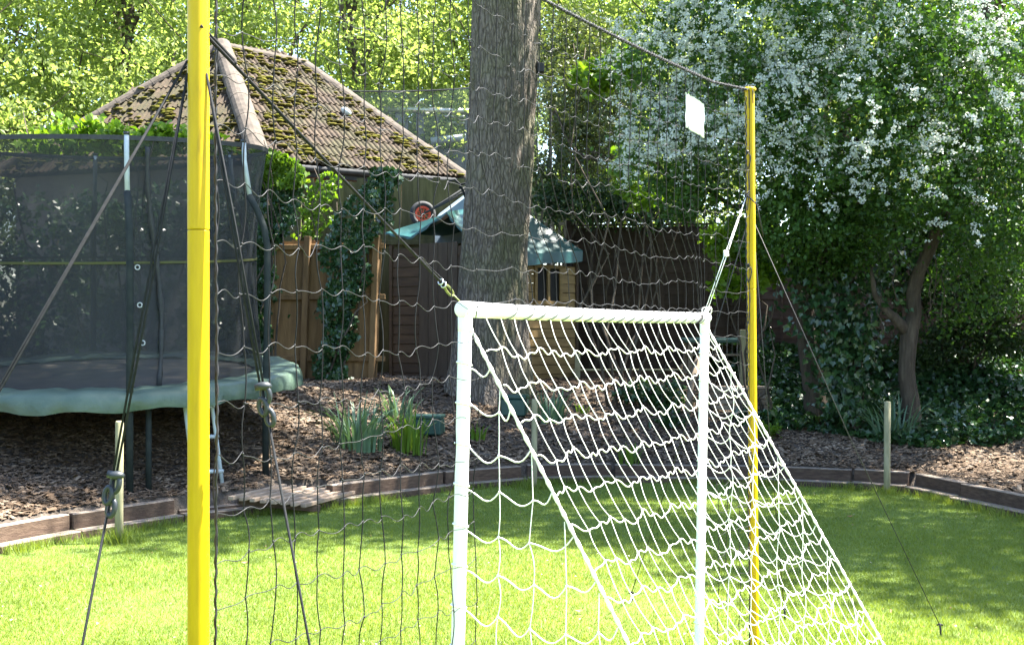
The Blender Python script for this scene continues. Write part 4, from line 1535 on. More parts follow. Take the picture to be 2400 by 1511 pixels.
# lattice trellis seen right of the trunk
M['trellis'] = surf('trellis_wood', [(0.3, (0.10, 0.08, 0.045)), (0.7, (0.22, 0.18, 0.11))], 6, 0.9, bs=0.3, obj_var=0.2)
t0 = P(1236, 800, 19.9); t1 = P(1345, 800, 19.9)
trl = empty('trellis', (*((t0 + t1) / 2).xy, 1.1), 'weathered slatted trellis half hidden right of the tall trunk', 'trellis')
for k in range(8):
    x = t0.x + (t1.x - t0.x) * (k + 0.5) / 8
    MB().box((x, 19.9, 2.7), (0.045, 0.02, 3.2)).build('slat', M['trellis'], trl)
for z in (3.1, 3.55, 4.0):
    MB().box(((t0.x + t1.x) / 2, 19.88, z), (t1.x - t0.x, 0.02, 0.05)).build('rail', M['trellis'], trl)

# ------------------------------------------------------------------ playhouse with green fabric roof
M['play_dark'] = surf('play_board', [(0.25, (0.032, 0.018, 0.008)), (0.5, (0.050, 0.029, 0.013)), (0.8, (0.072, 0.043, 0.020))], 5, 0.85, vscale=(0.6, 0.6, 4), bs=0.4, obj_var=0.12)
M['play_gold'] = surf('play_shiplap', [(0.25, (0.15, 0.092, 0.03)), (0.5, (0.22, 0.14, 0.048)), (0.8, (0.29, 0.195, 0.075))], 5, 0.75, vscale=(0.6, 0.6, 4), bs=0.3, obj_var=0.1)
M['play_grey'] = surf('play_door', [(0.25, (0.038, 0.025, 0.015)), (0.5, (0.054, 0.038, 0.024)), (0.8, (0.074, 0.054, 0.035))], 5, 0.85, vscale=(3, 3, 0.6), bs=0.4, obj_var=0.1)
M['tarp'] = surf('green_tarp', [(0.3, (0.006, 0.050, 0.047)), (0.7, (0.012, 0.074, 0.070))], 3, 0.42, bs=0.35, bd=0.02, bscale=9)
M['dark_inside'] = surf('dark_inside', [(0.3, (0.01, 0.009, 0.008)), (0.7, (0.02, 0.018, 0.016))], 3, 0.95, bs=0)
hL = P(918, 785, 18.3); hM = P(1152, 785, 17.15); hR = P(1350, 785, 18.2)
for p in (hL, hM, hR): p.z = 0
hz0 = gz(hM.x, hM.y + 0.5) - 0.05
zL = EYE - (560 - HOR) * 18.3 / F
ph = empty('playhouse', (hM.x, hM.y + 0.8, hz0), 'small wooden playhouse with green fabric roof behind the tall trunk', 'playhouse')


def wall_boards(a, b_, z0, z1, bh, mat, skip=None):
    d = (b_ - a).normalized(); L = (b_ - a).length
    nf = Vector((d.y, -d.x, 0))
    R0 = Matrix((d, -nf, Vector((0, 0, 1)))).transposed().to_4x4()
    n_ = int((z1 - z0) / bh)
    for k in range(n_):
        z = z0 + bh * (k + 0.5)
        spans = [(0.0, 1.0)]
        if skip and skip[2] < z < skip[3]:
            spans = [(0.0, skip[0]), (skip[1], 1.0)]
        for s0, s1 in spans:
            if s1 - s0 < 0.02: continue
            c = a + d * L * (s0 + s1) / 2 + Vector((0, 0, z))
            MB().bbox(c, (L * (s1 - s0) - 0.004, 0.022, bh - 0.006), R0 @ Matrix.Rotation(math.radians(-4), 4, 'X'), 0.004).build('board', mat, ph)
    return d, nf, R0, L


zr = EYE - (618 - HOR) * 18.0 / F
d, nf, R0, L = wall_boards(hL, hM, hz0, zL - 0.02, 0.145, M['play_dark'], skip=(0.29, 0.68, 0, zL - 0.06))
# vertical-boarded door in the left wall
for k in range(4):
    c = hL + d * L * (0.29 + 0.0975 * (k + 0.5)) + nf * 0.004 + Vector((0, 0, (hz0 + zL - 0.1) / 2))
    MB().bbox(c, (L * 0.0975 - 0.006, 0.024, zL - 0.1 - hz0), R0, 0.004).build('door_board', M['play_grey'], ph)
# gable infill under the left peak
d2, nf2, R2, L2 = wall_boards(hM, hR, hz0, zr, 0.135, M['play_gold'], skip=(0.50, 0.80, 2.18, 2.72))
wcn = hM + d2 * L2 * 0.65 + Vector((0, 0, 2.45))
MB().bbox(wcn - nf2 * 0.03, (L2 * 0.30, 0.02, 0.54), R2, 0.002).build('dark_window_sheet', M['dark_inside'], ph)  # opaque near-black sheet stands in for the unlit inside
fr = MB()
for (ox, oz, sx, sz) in ((0, 0.27, 0.34, 0.05), (0, -0.27, 0.34, 0.05), (-0.5, 0, 0.0, 0.6), (0.5, 0, 0.0, 0.6), (0, 0, 0, 0.54)):
    fr.bbox(wcn + d2 * (ox * L2 * 0.30) + nf2 * 0.02 + Vector((0, 0, oz)), (L2 * sx if sx else 0.05, 0.03, sz), R2, 0.003)
fr.build('window_frame', M['play_gold'], ph)
for p in (hL, hM, hR):
    MB().bbox(p + Vector((0, 0, (hz0 + zL) / 2 - 0.05)), (0.06, 0.06, zL - hz0 - 0.1), R0, 0.004).build('corner_post', M['play_dark'], ph)
hB = hL + (hR - hM)      # back corner
for a, b_ in ((hR, hB), (hB, hL)):
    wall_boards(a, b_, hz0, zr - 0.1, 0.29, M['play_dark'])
# tarpaulin roof: hipped, with a raised gable over the door
T = P(1192, 470, 18.3)
vl = dict(L=P(903, 545, 18.2), V1=P(962, 556, 17.95), G=P(1046, 497, 17.6), V2=P(1092, 552, 17.4), M=P(1160, 600, 16.98), R=P(1366, 588, 18.1), T=T, B=P(1140, 560, 19.5), G2=P(1075, 492, 18.3))
nm = list(vl)
Vv = [vl[k] for k in nm]
tri = [('L', 'V1', 'G2'), ('V1', 'G', 'G2'), ('G', 'V2', 'G2'), ('G2', 'V2', 'T'), ('V2', 'M', 'T'), ('M', 'R', 'T'), ('R', 'B', 'T'), ('B', 'L', 'G2'), ('B', 'G2', 'T')]
# finely divided with sag so that the fabric drapes
V, fs = [], []
for t3 in tri:
    a, b_, c = (vl[k] for k in t3)
    nn = (b_ - a).cross(c - a).normalized()
    if nn.z < 0: nn = -nn
    N = 7; ids = {}
    for i in range(N + 1):
        for j in range(N + 1 - i):
            w = (i / N, j / N, 1 - i / N - j / N)
            p = a * w[0] + b_ * w[1] + c * w[2]
            e = 27 * w[0] * w[1] * w[2]
            p = p - nn * 0.05 * e
            ids[i, j] = len(V); V.append(tuple(p))
    for i in range(N):
        for j in range(N - i):
            fs.append((ids[i, j], ids[i + 1, j], ids[i, j + 1]))
            if i + j < N - 1:
                fs.append((ids[i + 1, j], ids[i + 1, j + 1], ids[i, j + 1]))
base_n = len(V)
roofob = mesh_np('fabric_roof', V, np.array(fs), M['tarp'], ph, smooth=True)
# valance hanging from the eaves
for e0, e1, hgt in (('L', 'V1', 0.03), ('V1', 'G', 0.035), ('G', 'V2', 0.035), ('V2', 'M', 0.12), ('M', 'R', 0.16), ('R', 'B', 0.14)):
    V, fs = [], []
    N = 14
    a, b_ = vl[e0], vl[e1]
    for i in range(N + 1):
        p = a.lerp(b_, i / N)
        wv = 0.012 * math.sin(i * 1.3)
        V.append(tuple(p + Vector((0, 0, 0.004)))); V.append(tuple(p + Vector((wv, -0.012, -hgt + 0.01 * math.sin(i * 0.9)))))
    for i in range(N):
        fs.append((2 * i, 2 * i + 2, 2 * i + 3, 2 * i + 1))
    mesh_np('valance', V, np.array(fs), M['tarp'], ph, smooth=True)

# upturned wheelbarrow behind the playhouse
M['tyre'] = surf('tyre_rubber', [(0.3, (0.012, 0.012, 0.014)), (0.7, (0.03, 0.03, 0.034))], 20, 0.75, bs=0.3)
M['red'] = surf('red_rim', [(0.3, (0.55, 0.05, 0.02)), (0.7, (0.68, 0.08, 0.03))], 9, 0.5, bs=0.1)
M['barrow'] = surf('barrow_tray', [(0.3, (0.17, 0.22, 0.26)), (0.7, (0.27, 0.32, 0.36))], 4, 0.5, bs=0.2)
YW = 18.95
wb = empty('wheelbarrow', P(1030, 640, YW), 'upturned wheelbarrow with red wheel behind the green playhouse roof', 'wheelbarrow')
wc_ = P(991, 502, YW)
ax = Vector((0.25, -1, 0.05)).normalized()
q_ = ax.to_track_quat('Z', 'Y').to_matrix()
wh = MB().tube([wc_ + q_ @ Vector((0.165 * math.cos(a), 0.165 * math.sin(a), 0)) for a in np.linspace(0, 2 * math.pi, 37)], 0.045, 12, caps=False).build('tyre', M['tyre'], wb, smooth=True)
MB().disc_ring(wc_, ax, 0.092, 0.128, 0.05, 32).build('rim', M['red'], wb)
for k in range(10):
    a = 2 * math.pi * k / 10
    MB().tube([wc_ + q_ @ Vector((0.02 * math.cos(a), 0.02 * math.sin(a), 0)), wc_ + q_ @ Vector((0.10 * math.cos(a + 0.15), 0.10 * math.sin(a + 0.15), 0))], 0.010, 6).build('spoke', M['red'], wb)
MB().tube([wc_ - ax * 0.07, wc_ + ax * 0.07], 0.02, 10).build('hub', M['tyre'], wb)
MB().tube([wc_ + ax * 0.08, P(1035, 480, YW - 0.1), P(1105, 440, YW)], 0.016, 8).build('frame_tube', M['gutter'], wb, smooth=True)
MB().tube([wc_ - ax * 0.08, P(1040, 472, YW + 0.25), P(1105, 430, YW + 0.3)], 0.016, 8).build('frame_tube', M['gutter'], wb, smooth=True)
V = [tuple(p) for p in (P(1015, 520, YW), P(1105, 452, YW), P(1130, 560, YW - 0.1), P(1020, 580, YW - 0.1), P(1030, 500, YW + 0.4), P(1110, 440, YW + 0.4), P(1135, 560, YW + 0.45), P(1025, 580, YW + 0.45))]
mesh_np('tray', V, np.array([(0, 1, 2, 3), (4, 7, 6, 5), (0, 4, 5, 1), (1, 5, 6, 2), (3, 2, 6, 7), (0, 3, 7, 4)]), M['barrow'], wb)
for dx, dy in ((0, 0), (28, 8)):
    pts = [P(1092 + dx, 466 + dy, YW - .05), P(1086 + dx, 450 + dy, YW - .06), P(1078 + dx, 432 + dy, YW - .06), P(1066 + dx, 421 + dy, YW - .06), P(1054 + dx, 424 + dy, YW - .06), P(1049 + dx, 434 + dy, YW - .06)]
    MB().tube(pts, 0.018, 8).build('handle', M['grey_cord'], wb, smooth=True)

# dark garden shelter and mesh screen beyond the outbuilding
M['shelter'] = surf('dark_metal', [(0.3, (0.02, 0.023, 0.026)), (0.7, (0.045, 0.05, 0.055))], 6, 0.28, bs=0.05, spec=0.8)
M['screen'] = mesh_mat('screen_mesh', (0.17, 0.20, 0.18), 0.28)
YS = 31.0
sh = empty('garden_shelter', P(1010, 700, YS), 'dark metal framed shelter with shiny top rails behind a mesh screen', 'shelter')
for (px0, py0, px1, py1, dy, w) in ((900, 256, 1130, 262, 0, .16), (1016, 272, 1130, 276, 0.6, .10), (1010, 288, 1130, 290, 0.9, .09), (905, 262, 925, 268, 1.2, 0.12)):
    MB().tube([P(px0, py0, YS + dy), P(px1, py1, YS + dy)], w / 2, 10).build('rail', M['steel'], sh, smooth=True)
for px, w in ((942, .34), (985, .22), (1098, .2), (1024, .1)):
    a = P(px, 262, YS + 0.1); MB().bbox((a.x, a.y, a.z / 2 + 0.4), (w, 0.12, a.z - 0.8), None, 0.01).build('post', M['shelter'], sh)
a = P(1040, 345, YS + 0.5)
MB().bbox((a.x, a.y, a.z - 1.0), (2.3, 0.2, 1.9), None, 0.02).build('panel', M['shelter'], sh)
MB().tube([P(1010, 331, YS - .1), P(1050, 326, YS - .1), P(1092, 322, YS - .1)], 0.10, 8).build('rolled_cover', M['barrow'], sh, smooth=True)
s0 = P(815, 214, 27.5); s1 = P(1290, 186, 27.0)
ms = empty('mesh_screen', (*((s0 + s1) / 2).xy, 1.4), 'tall grey mesh screen stretched behind the tiled roof', 'screen')
V, fs = [], []
for i in range(25):
    p = s0.lerp(s1, i / 24)
    sag = 0.10 * math.sin(math.pi * i / 24)
    for j in range(7):
        f = j / 6
        V.append((p.x, p.y + 0.06 * math.sin(i * 0.8 + f * 2), (p.z - sag) * (1 - f) + 1.3 * f))
for i in range(24):
    for j in range(6):
        fs.append((i * 7 + j, (i + 1) * 7 + j, (i + 1) * 7 + j + 1, i * 7 + j + 1))
mesh_np('netting', V, np.array(fs), M['screen'], ms, smooth=True)
MB().tube([s0.lerp(s1, f) - Vector((0, 0, 0.10 * math.sin(math.pi * f))) for f in np.linspace(0, 1, 13)], 0.02, 6).build('top_cable', M['gutter'], ms)
for p in (s0, s1):
    MB().tube([(p.x, p.y, 1.0), (p.x, p.y, p.z + 0.02)], 0.04, 8).build('post', M['gutter'], ms)

# ------------------------------------------------------------------ things in the bed
M['box_green'] = surf('green_plastic', [(0.3, (0.012, 0.045, 0.035)), (0.7, (0.022, 0.065, 0.05))], 8, 0.5, bs=0.1)


def green_box(px, py, Y_, w, dpt, h, label):
    c = P(px, py, Y_)
    z = gz(c.x, c.y)
    t = empty('storage_box', (c.x, c.y, z), label, 'box', 'dark green boxes in the bed')
    MB().bbox((c.x, c.y, z + h * 0.4), (w, dpt, h * 0.8), Matrix.Rotation(-0.15, 4, 'Z'), 0.015).build('body', M['box_green'], t)
    MB().bbox((c.x, c.y, z + h * 0.9), (w * 1.06, dpt * 1.06, h * 0.18), Matrix.Rotation(-0.15, 4, 'Z'), 0.02).build('lid', M['box_green'], t)


green_box(1005, 1030, 14.4, 0.34, 0.26, 0.24, 'low dark green lidded box behind the strappy clumps')
green_box(1206, 955, 15.4, 0.32, 0.3, 0.27, 'dark green box at the foot of the tall trunk')

# compost bin of planks with pale top, and wire hutch behind
M['plank'] = surf('plank_wood', [(0.25, (0.10, 0.075, 0.05)), (0.5, (0.17, 0.13, 0.09)), (0.8, (0.26, 0.205, 0.15))], 5, 0.9, vscale=(0.7, 0.7, 4), bs=0.4, obj_var=0.2)
c = P(1728, 960, 16.0)
z = gz(c.x, c.y)
cb = empty('plank_bin', (c.x, c.y, z), 'low plank-sided bin with pale top board behind the far yellow pole', 'bin')
zt = EYE - (908 - HOR) * 16.0 / F
for k in range(4):
    hh = (zt - z) / 4
    MB().bbox((c.x, c.y - 0.3, z + hh * (k + 0.5)), (0.68, 0.025, hh - 0.012), None, 0.004).build('plank', M['plank'], cb)
    for s in (-1, 1):
        MB().bbox((c.x + s * 0.34, c.y, z + hh * (k + 0.5)), (0.025, 0.57, hh - 0.012), None, 0.004).build('plank', M['plank'], cb)
MB().bbox((c.x, c.y - 0.22, zt + 0.015), (0.76, 0.22, 0.03), None, 0.004).build('top_board', M['deck'], cb)
c = P(1680, 900, 17.2); z = gz(c.x, c.y)
zt = EYE - (800 - HOR) * 17.2 / F
hu = empty('wire_hutch', (c.x, c.y, z), 'dark wire-fronted hutch with grey-green lid beneath the fence', 'hutch')
for sx in (-0.42, 0.42):
    for sy in (-0.25, 0.25):
        MB().bbox((c.x + sx, c.y + sy, (z + zt) / 2), (0.06, 0.06, zt - z), None, 0.004).build('leg', M['plank'], hu)
MB().bbox((c.x, c.y, zt + 0.02), (1.0, 0.68, 0.045), Matrix.Rotation(0.04, 4, 'X'), 0.006).build('lid', M['box_green'], hu)
MB().bbox((c.x, c.y + 0.27, (z + zt) / 2), (0.9, 0.03, zt - z - 0.1), None, 0.004).build('back_panel', M['fence_dark'], hu)
MB().bbox((c.x, c.y, z + 0.28), (0.9, 0.5, 0.03), None, 0.004).build('floor_panel', M['plank'], hu)
for k in range(12):
    x = c.x - 0.38 + 0.76 * k / 11
    MB().tube([(x, c.y - 0.26, z + 0.3), (x, c.y - 0.26, zt)], 0.003, 4).build('wire', M['steel'], hu)
# slim post and leaning pole beside the hutch
a = P(1741, 985, 16.6); a.z = gz(a.x, a.y)
tag(MB().bbox((a.x, a.y, (a.z + EYE - (772 - HOR) * 16.6 / F) / 2 - 0.05), (0.075, 0.075, EYE - (772 - HOR) * 16.6 / F - a.z + 0.1), None, 0.006).build('fence_post', M['stake']), 'square greenish post just left of the far yellow pole', 'post')
a = P(1607, 1000, 15.6); a.z = gz(a.x, a.y) - 0.05
tag(MB().tube([a, P(1622, 900, 15.8), P(1637, 838, 16.0)], 0.045, 10).build('leaning_pole', M['plank'], smooth=True), 'rough wooden pole leaning in the shade behind the white net', 'pole')
# raised timber edge before the dark fence
a = P(1345, 880, 17.9); b_ = P(1600, 885, 17.9)
rb = empty('raised_bed', (*((a + b_) / 2).xy, gz(a.x, a.y)), 'pale-topped timber raised bed in front of the dark fence', 'raised bed')
zz = EYE - (868 - HOR) * 17.9 / F
cx_ = (a.x + b_.x) / 2; Lr = b_.x - a.x
MB().bbox((cx_, 17.9, zz - 0.13), (Lr, 0.05, 0.26), None, 0.006).build('front_plank', M['sleeper'], rb)
MB().bbox((cx_, 17.86, zz + 0.012), (Lr * 1.02, 0.17, 0.025), None, 0.004).build('top_plank', M['stake'], rb)
MB().bbox((cx_, 18.3, zz - 0.05), (Lr, 0.72, 0.06), None, 0.006).build('soil', M['mulch'], rb)
MB().bbox((a.x + 0.05, 17.82, zz - 0.02), (0.08, 0.08, 0.55), None, 0.006).build('corner_post', M['stake'], rb)

# fallen leaves on the lawn
M['dead_leaf'] = surf('dead_leaf', [(0.3, (0.20, 0.09, 0.04)), (0.7, (0.34, 0.17, 0.08))], 30, 0.8, bs=0.3)
for (px, py, lb) in ((574, 1325, 'curled brown fallen leaf on the lawn right of the near pole'), (1358, 1440, 'brown fallen leaf on the sunny lawn inside the white net'), (1992, 1215, 'small brown fallen leaf on the lawn by the right stake')):
    Yl = EYE * F / (py - HOR)
    c = P(px, py, Yl)
    V = [tuple(c + Vector(v)) for v in ((-.03, 0, .03), (0, -.018, .02), (.032, .004, .034), (.006, .02, .026), (0, 0, .015))]
    ob = mesh_np('fallen_leaf', V, np.array([(0, 1, 4), (1, 2, 4), (2, 3, 4), (3, 0, 4)]), M['dead_leaf'])
    tag(ob, lb, 'leaf', 'brown leaves fallen on the lawn')

# ------------------------------------------------------------------ plants
M['leaf_far'] = leaf_mat('spring_leaf', [(0.0, (0.14, 0.20, 0.045)), (0.4, (0.22, 0.29, 0.085)), (1.0, (0.34, 0.40, 0.15))], trans=0.68, tcol=(1.22, 1.25, 0.75))
M['leaf_haw'] = leaf_mat('hawthorn_leaf', [(0.0, (0.028, 0.070, 0.014)), (0.5, (0.050, 0.115, 0.022)), (1.0, (0.09, 0.17, 0.032))], trans=0.5, rough=0.4)
M['leaf_bright'] = leaf_mat('fresh_leaf', [(0.0, (0.07, 0.15, 0.012)), (0.5, (0.12, 0.22, 0.018)), (1.0, (0.19, 0.29, 0.03))], trans=0.55)
M['leaf_ivy'] = leaf_mat('ivy_leaf', [(0.0, (0.012, 0.036, 0.012)), (0.5, (0.024, 0.065, 0.020)), (1.0, (0.05, 0.105, 0.030))], trans=0.2, rough=0.3, spec=0.6)
M['leaf_olive'] = leaf_mat('olive_leaf', [(0.0, (0.035, 0.050, 0.020)), (0.5, (0.07, 0.095, 0.035)), (1.0, (0.13, 0.15, 0.055))], trans=0.35)
M['leaf_dark'] = leaf_mat('hedge_leaf', [(0.0, (0.015, 0.036, 0.010)), (0.5, (0.028, 0.060, 0.015)), (1.0, (0.05, 0.09, 0.022))], trans=0.3)
M['petal'] = leaf_mat('petal', [(0.0, (0.46, 0.50, 0.44)), (1.0, (0.68, 0.70, 0.64))], trans=0.3, rough=0.7, tcol=(0.9, 0.95, 0.9))
M['strap_blue'] = leaf_mat('strap_leaf_blue', [(0.0, (0.06, 0.12, 0.065)), (0.5, (0.10, 0.18, 0.105)), (1.0, (0.17, 0.26, 0.17))], trans=0.3, rough=0.45)
M['strap_green'] = leaf_mat('strap_leaf_green', [(0.0, (0.06, 0.13, 0.015)), (0.5, (0.11, 0.20, 0.022)), (1.0, (0.17, 0.26, 0.035))], trans=0.4, rough=0.45)


def pb(px, py, Y_, rx, ry, rz=None):
    """foliage mass: centre by photograph position and depth, radii in metres"""
    return (tuple(P(px, py, Y_)), (rx, ry, rz if rz is not None else rx))


# --- woodland beyond, each tree with trunk, limbs and crown
def far_tree(x, y, h, r, label, n_leaf, z0=None, mat='leaf_far', size=0.12, group='trees of the wood behind the garden', low=0.22):
    z0 = gz(x, y) if z0 is None else z0
    t = empty('woodland_tree', (x, y, z0), label, 'tree', group)
    pts = branch_path((x, y, z0 - 0.1), (x + random.uniform(-.8, .8), y, z0 + h * 0.8), wob=0.25, n=10)
    MB().tube(pts, np.linspace(0.20, 0.05, 10), 9).build('trunk', M['bark_thin'], t, smooth=True)
    bl = []
    for k in range(9):
        f = low + (1 - low) * (k + 0.5) / 9
        a = random.uniform(0, 6.28)
        rr = r * (0.35 + 0.75 * math.sin(math.pi * min(1, 0.15 + f * 0.8)))
        c = (x + math.cos(a) * r * 0.5, y + math.sin(a) * r * 0.4, z0 + h * f)
        bl.append((c, (rr * 0.7, rr * 0.6, h * 0.10)))
        i = min(9, int(f * 9))
        LB = MB()
        p2 = branch_path(pts[max(1, i - 1)], c, sag=-0.08, wob=0.8, n=7)
        LB.tube(p2, np.linspace(0.075, 0.02, 7), 6)
        for q_ in range(3):
            p3 = branch_path(p2[random.randint(2, 6)], np.array(c) + rng.normal(size=3) * rr * 0.5, wob=0.8, n=5)
            LB.tube(p3, np.linspace(0.028, 0.008, 5), 5)
        LB.build('limb', M['bark_thin'], t, smooth=True)
    C = clumps(bl, n_leaf // 30, 30, 0.28, shell=0.25)
    leaves('crown', C, size, M[mat], t)


wood = [(-13.5, 29, 13, 3.4, 'leftmost pale green woodland tree above the trampoline'), (-9.6, 31, 14, 3.2, 'pale green woodland tree just left of the near yellow pole'),
        (-6.6, 33, 14.5, 3.2, 'sunlit woodland tree rising behind the roof apex'), (-3.9, 32, 14, 3.0, 'sunlit woodland tree between roof ridge and tall trunk'),
        (-1.3, 34, 15, 3.2, 'bright woodland tree just left of the tall trunk'), (1.6, 33, 13, 2.6, 'bright woodland tree just right of the tall trunk'),
        (4.4, 31, 14, 3.2, 'woodland tree behind the left part of the white blossom'), (7.8, 29, 14, 3.4, 'woodland tree behind the middle of the white blossom'),
        (11.6, 28, 14, 3.4, 'woodland tree in the upper right corner behind the blossom'),
        (-16.6, 30, 13, 3.2, 'pale woodland tree at the outer left edge'), (-11.6, 34, 14, 3.4, 'pale woodland tree behind the left hip of the roof'),
        (-17, 38, 16, 4, 'distant woodland tree at the far left'), (-11.5, 41, 17, 4, 'distant woodland tree behind the left trees'), (-5.3, 42, 17, 4, 'distant woodland tree behind the roof ridge'),
        (-0.2, 43, 18, 4, 'distant woodland tree behind the mesh screen'), (5.5, 42, 17, 4, 'distant woodland tree behind the right trees'), (12, 40, 17, 4, 'distant woodland tree at the far right')]
for k, (x, y, h, r, lb) in enumerate(wood):
    far_tree(x, y, h, r, lb, 22000 if k < 11 else 15000, size=0.14 if k < 11 else 0.20)
# dark undergrowth closing the view low down
C = []
for x in np.arange(-20, 21, 1.6):
    C.append(((x, 25.5 + 1.2 * math.sin(x), 1.9), (1.3, 0.8, 1.3)))
C = clumps(C, 700, 34, 0.22, shell=0.5)
o = leaves('undergrowth', C, 0.12, M['leaf_dark'])
tag(o, 'dark leafy undergrowth beneath the wood behind the fences', 'undergrowth', kind='stuff')

# --- hawthorn in flower
haw = empty('hawthorn_tree', (*P(1912, 960, 15.8).xy, 0.6), 'broad hawthorn covered in white blossom on the right', 'tree')
zb = gz(*P(1912, 960, 15.8).xy)
a = P(1915, 960, 15.8); a.z = zb - 0.1
tk = [a, P(1908, 900, 15.8), P(1896, 820, 15.75), P(1886, 720, 15.7), P(1880, 620, 15.6), P(1872, 500, 15.4), P(1880, 380, 15.2), P(1900, 240, 15.0)]
V, q = ridged_trunk(tk, [0.17, 0.15, 0.135, 0.13, 0.12, 0.11, 0.09, 0.05], n=60, m=90, amp=0.008)
mesh_np('trunk', V, q, M['bark_thin'], haw, smooth=True)
upper = [pb(1590, 130, 14.6, .75, .8, .65), pb(1790, 60, 14.3, 1.1, 1.0, .75), pb(2040, 90, 14.2, 1.2, 1.0, .9), pb(1560, 330, 14.6, .55, .6, .6), pb(1730, 290, 14.2, .9, .9, .8),
         pb(1960, 280, 13.8, 1.1, .9, .8), pb(2190, 260, 13.9, 1.1, 1.0, 1.0), pb(2370, 200, 14.4, 1.0, 1.0, 1.1), pb(1900, 420, 14.0, .8, .8, .4), pb(2110, 430, 14.0, .7, .8, .45), pb(2300, 480, 14.3, .9, .9, .8)]
lower = [pb(1620, 450, 14.5, .45, .6, .3), pb(1860, 520, 14.4, .7, .8, .45), pb(2020, 540, 14.6, .6, .7, .45), pb(1930, 600, 14.9, .45, .5, .35)]
for c, r in upper[:10]:
    i = random.randint(3, 6)
    MB().tube(branch_path(tk[i], c, sag=-0.05, wob=0.7, n=9), np.linspace(0.055, 0.01, 9), 7).build('limb', M['bark_thin'], haw, smooth=True)
C = np.concatenate([clumps(upper, 900, 46, 0.15, shell=0.45), clumps(lower, 260, 46, 0.14, shell=0.4)])
leaves('crown', C, 0.060, M['leaf_haw'], haw, width=0.75)
# blossom in flat-topped clusters on the outside of the crown
pet_c, pet_s = [], []
for (c, r), dens in zip(upper, (180, 230, 210, 190, 260, 160, 60, 50, 45, 30, 30)):
    d = rand_dirs(dens * 4)
    d = d[(d[:, 1] < 0.35) & (d[:, 2] > -0.55)][:dens]
    cl = np.array(c) + d * np.array(r) * rng.uniform(0.88, 1.12, (len(d), 1))
    # heads crowd together along arching twigs
    for p in cl[::2]:
        out = p - np.array(c); out /= np.linalg.norm(out)
        dr = out * 0.5 + rng.normal(size=3) * 0.5; dr[2] -= 0.25
        dr /= np.linalg.norm(dr)
        for q_ in range(rng.integers(4, 9)):
            t_ = q_ * 0.058
            p2 = p + dr * t_ - np.array([0, 0, 0.5 * t_ * t_]) + rng.normal(size=3) * 0.022
            k = rng.integers(9, 17)
            ang = rng.uniform(0, 6.28, k); rad = rng.uniform(0.028, 0.055) * np.sqrt(rng.random(k))
            pet_c.append(p2 + np.stack([rad * np.cos(ang), rad * np.sin(ang) * 0.8, rng.normal(0, 0.014, k) - rad * 0.45], 1))
for (px, py) in ((2110, 340), (2130, 395), (2150, 405), (2165, 350), (2190, 330), (2120, 420), (2085, 350), (2050, 330), (1990, 400), (1930, 420), (1925, 370), (2185, 445), (2160, 435), (1950, 480), (2020, 460)):
    for q_ in range(3):
        p2 = np.array(P(px, py, 13.1)) + rng.normal(size=3) * np.array([.05, .05, .04])
        k = 14
        ang = rng.uniform(0, 6.28, k); rad = 0.042 * np.sqrt(rng.random(k))
        pet_c.append(p2 + np.stack([rad * np.cos(ang), rad * np.sin(ang) * 0.8, rng.normal(0, 0.016, k)], 1))
pet_c = np.concatenate(pet_c)
o = leaves('blossom', pet_c, 0.026, M['petal'], haw, up=0.5, facing=(0.1, -0.5, 0), width=0.95)
o['kind'] = 'stuff'

# --- ivy-clad trunk and the forked tree
a = P(2000, 985, 15.3); a.z = gz(a.x, a.y) - 0.05
iv = empty('ivy_clad_tree', a, 'tree trunk smothered in dark ivy in the right-hand shade', 'tree')
tk2 = [a, P(2002, 900, 15.3), P(1996, 800, 15.3), P(1990, 700, 15.3), P(1985, 600, 15.2), P(1980, 480, 15.1), P(1990, 330, 15.0)]
V, q = ridged_trunk(tk2, [0.13, 0.12, 0.11, 0.11, 0.10, 0.09, 0.05], n=48, m=70, amp=0.006)
mesh_np('trunk', V, q, M['bark_thin'], iv, smooth=True)
n = 2600
f = rng.random(n)
px = 1985 + rng.normal(0, 1, n) * np.interp(f, [0, .35, .7, 1], [24, 38, 75, 95])
py = np.interp(f, [0, 1], [985, 560]) + rng.normal(0, 12, n)
yy = 15.1 + rng.normal(0, 0.22, n)
C = np.stack([(px - 1200) * yy / F, yy, EYE - (py - HOR) * yy / F], 1)
leaves('ivy', C, 0.085, M['leaf_ivy'], iv, shape='ivy', up=0.2, hang=1.2, facing=(0, -0.8, 0.1))
a = P(2140, 1005, 14.9); a.z = gz(a.x, a.y) - 0.05
fk = empty('forked_tree', a, 'crooked forked bare trunk at the right edge of the bed', 'tree')
V, q = ridged_trunk([a, P(2134, 940, 14.9), P(2124, 880, 14.9), P(2127, 820, 14.9), P(2132, 775, 14.9), P(2143, 735, 14.9), P(2140, 690, 14.9), P(2152, 640, 14.85), P(2176, 590, 14.8), P(2200, 530, 14.7), P(2235, 450, 14.6), P(2280, 330, 14.5)],
                    [0.125, 0.105, 0.098, 0.10, 0.105, 0.085, 0.08, 0.082, 0.078, 0.072, 0.06, 0.045], n=56, m=110, amp=0.008)
mesh_np('trunk', V, q, M['bark_thin'], fk, smooth=True)
MB().tube([P(2128, 785, 14.9), P(2112, 760, 14.85), P(2094, 742, 14.8), P(2076, 728, 14.8), P(2050, 690, 14.7), P(2040, 620, 14.6)], [0.07, 0.066, 0.06, 0.05, 0.035, 0.02], 12).build('limb', M['bark_thin'], fk, smooth=True)
for k in range(7):
    s_ = P(random.uniform(2060, 2230), random.uniform(560, 700), 14.6)
    MB().tube(branch_path(s_, s_ + Vector((random.uniform(-.3, .3), 0.1, random.uniform(-.9, -.3))), wob=0.9, n=6), 0.006, 5).build('twig', M['bark_thin'], fk)
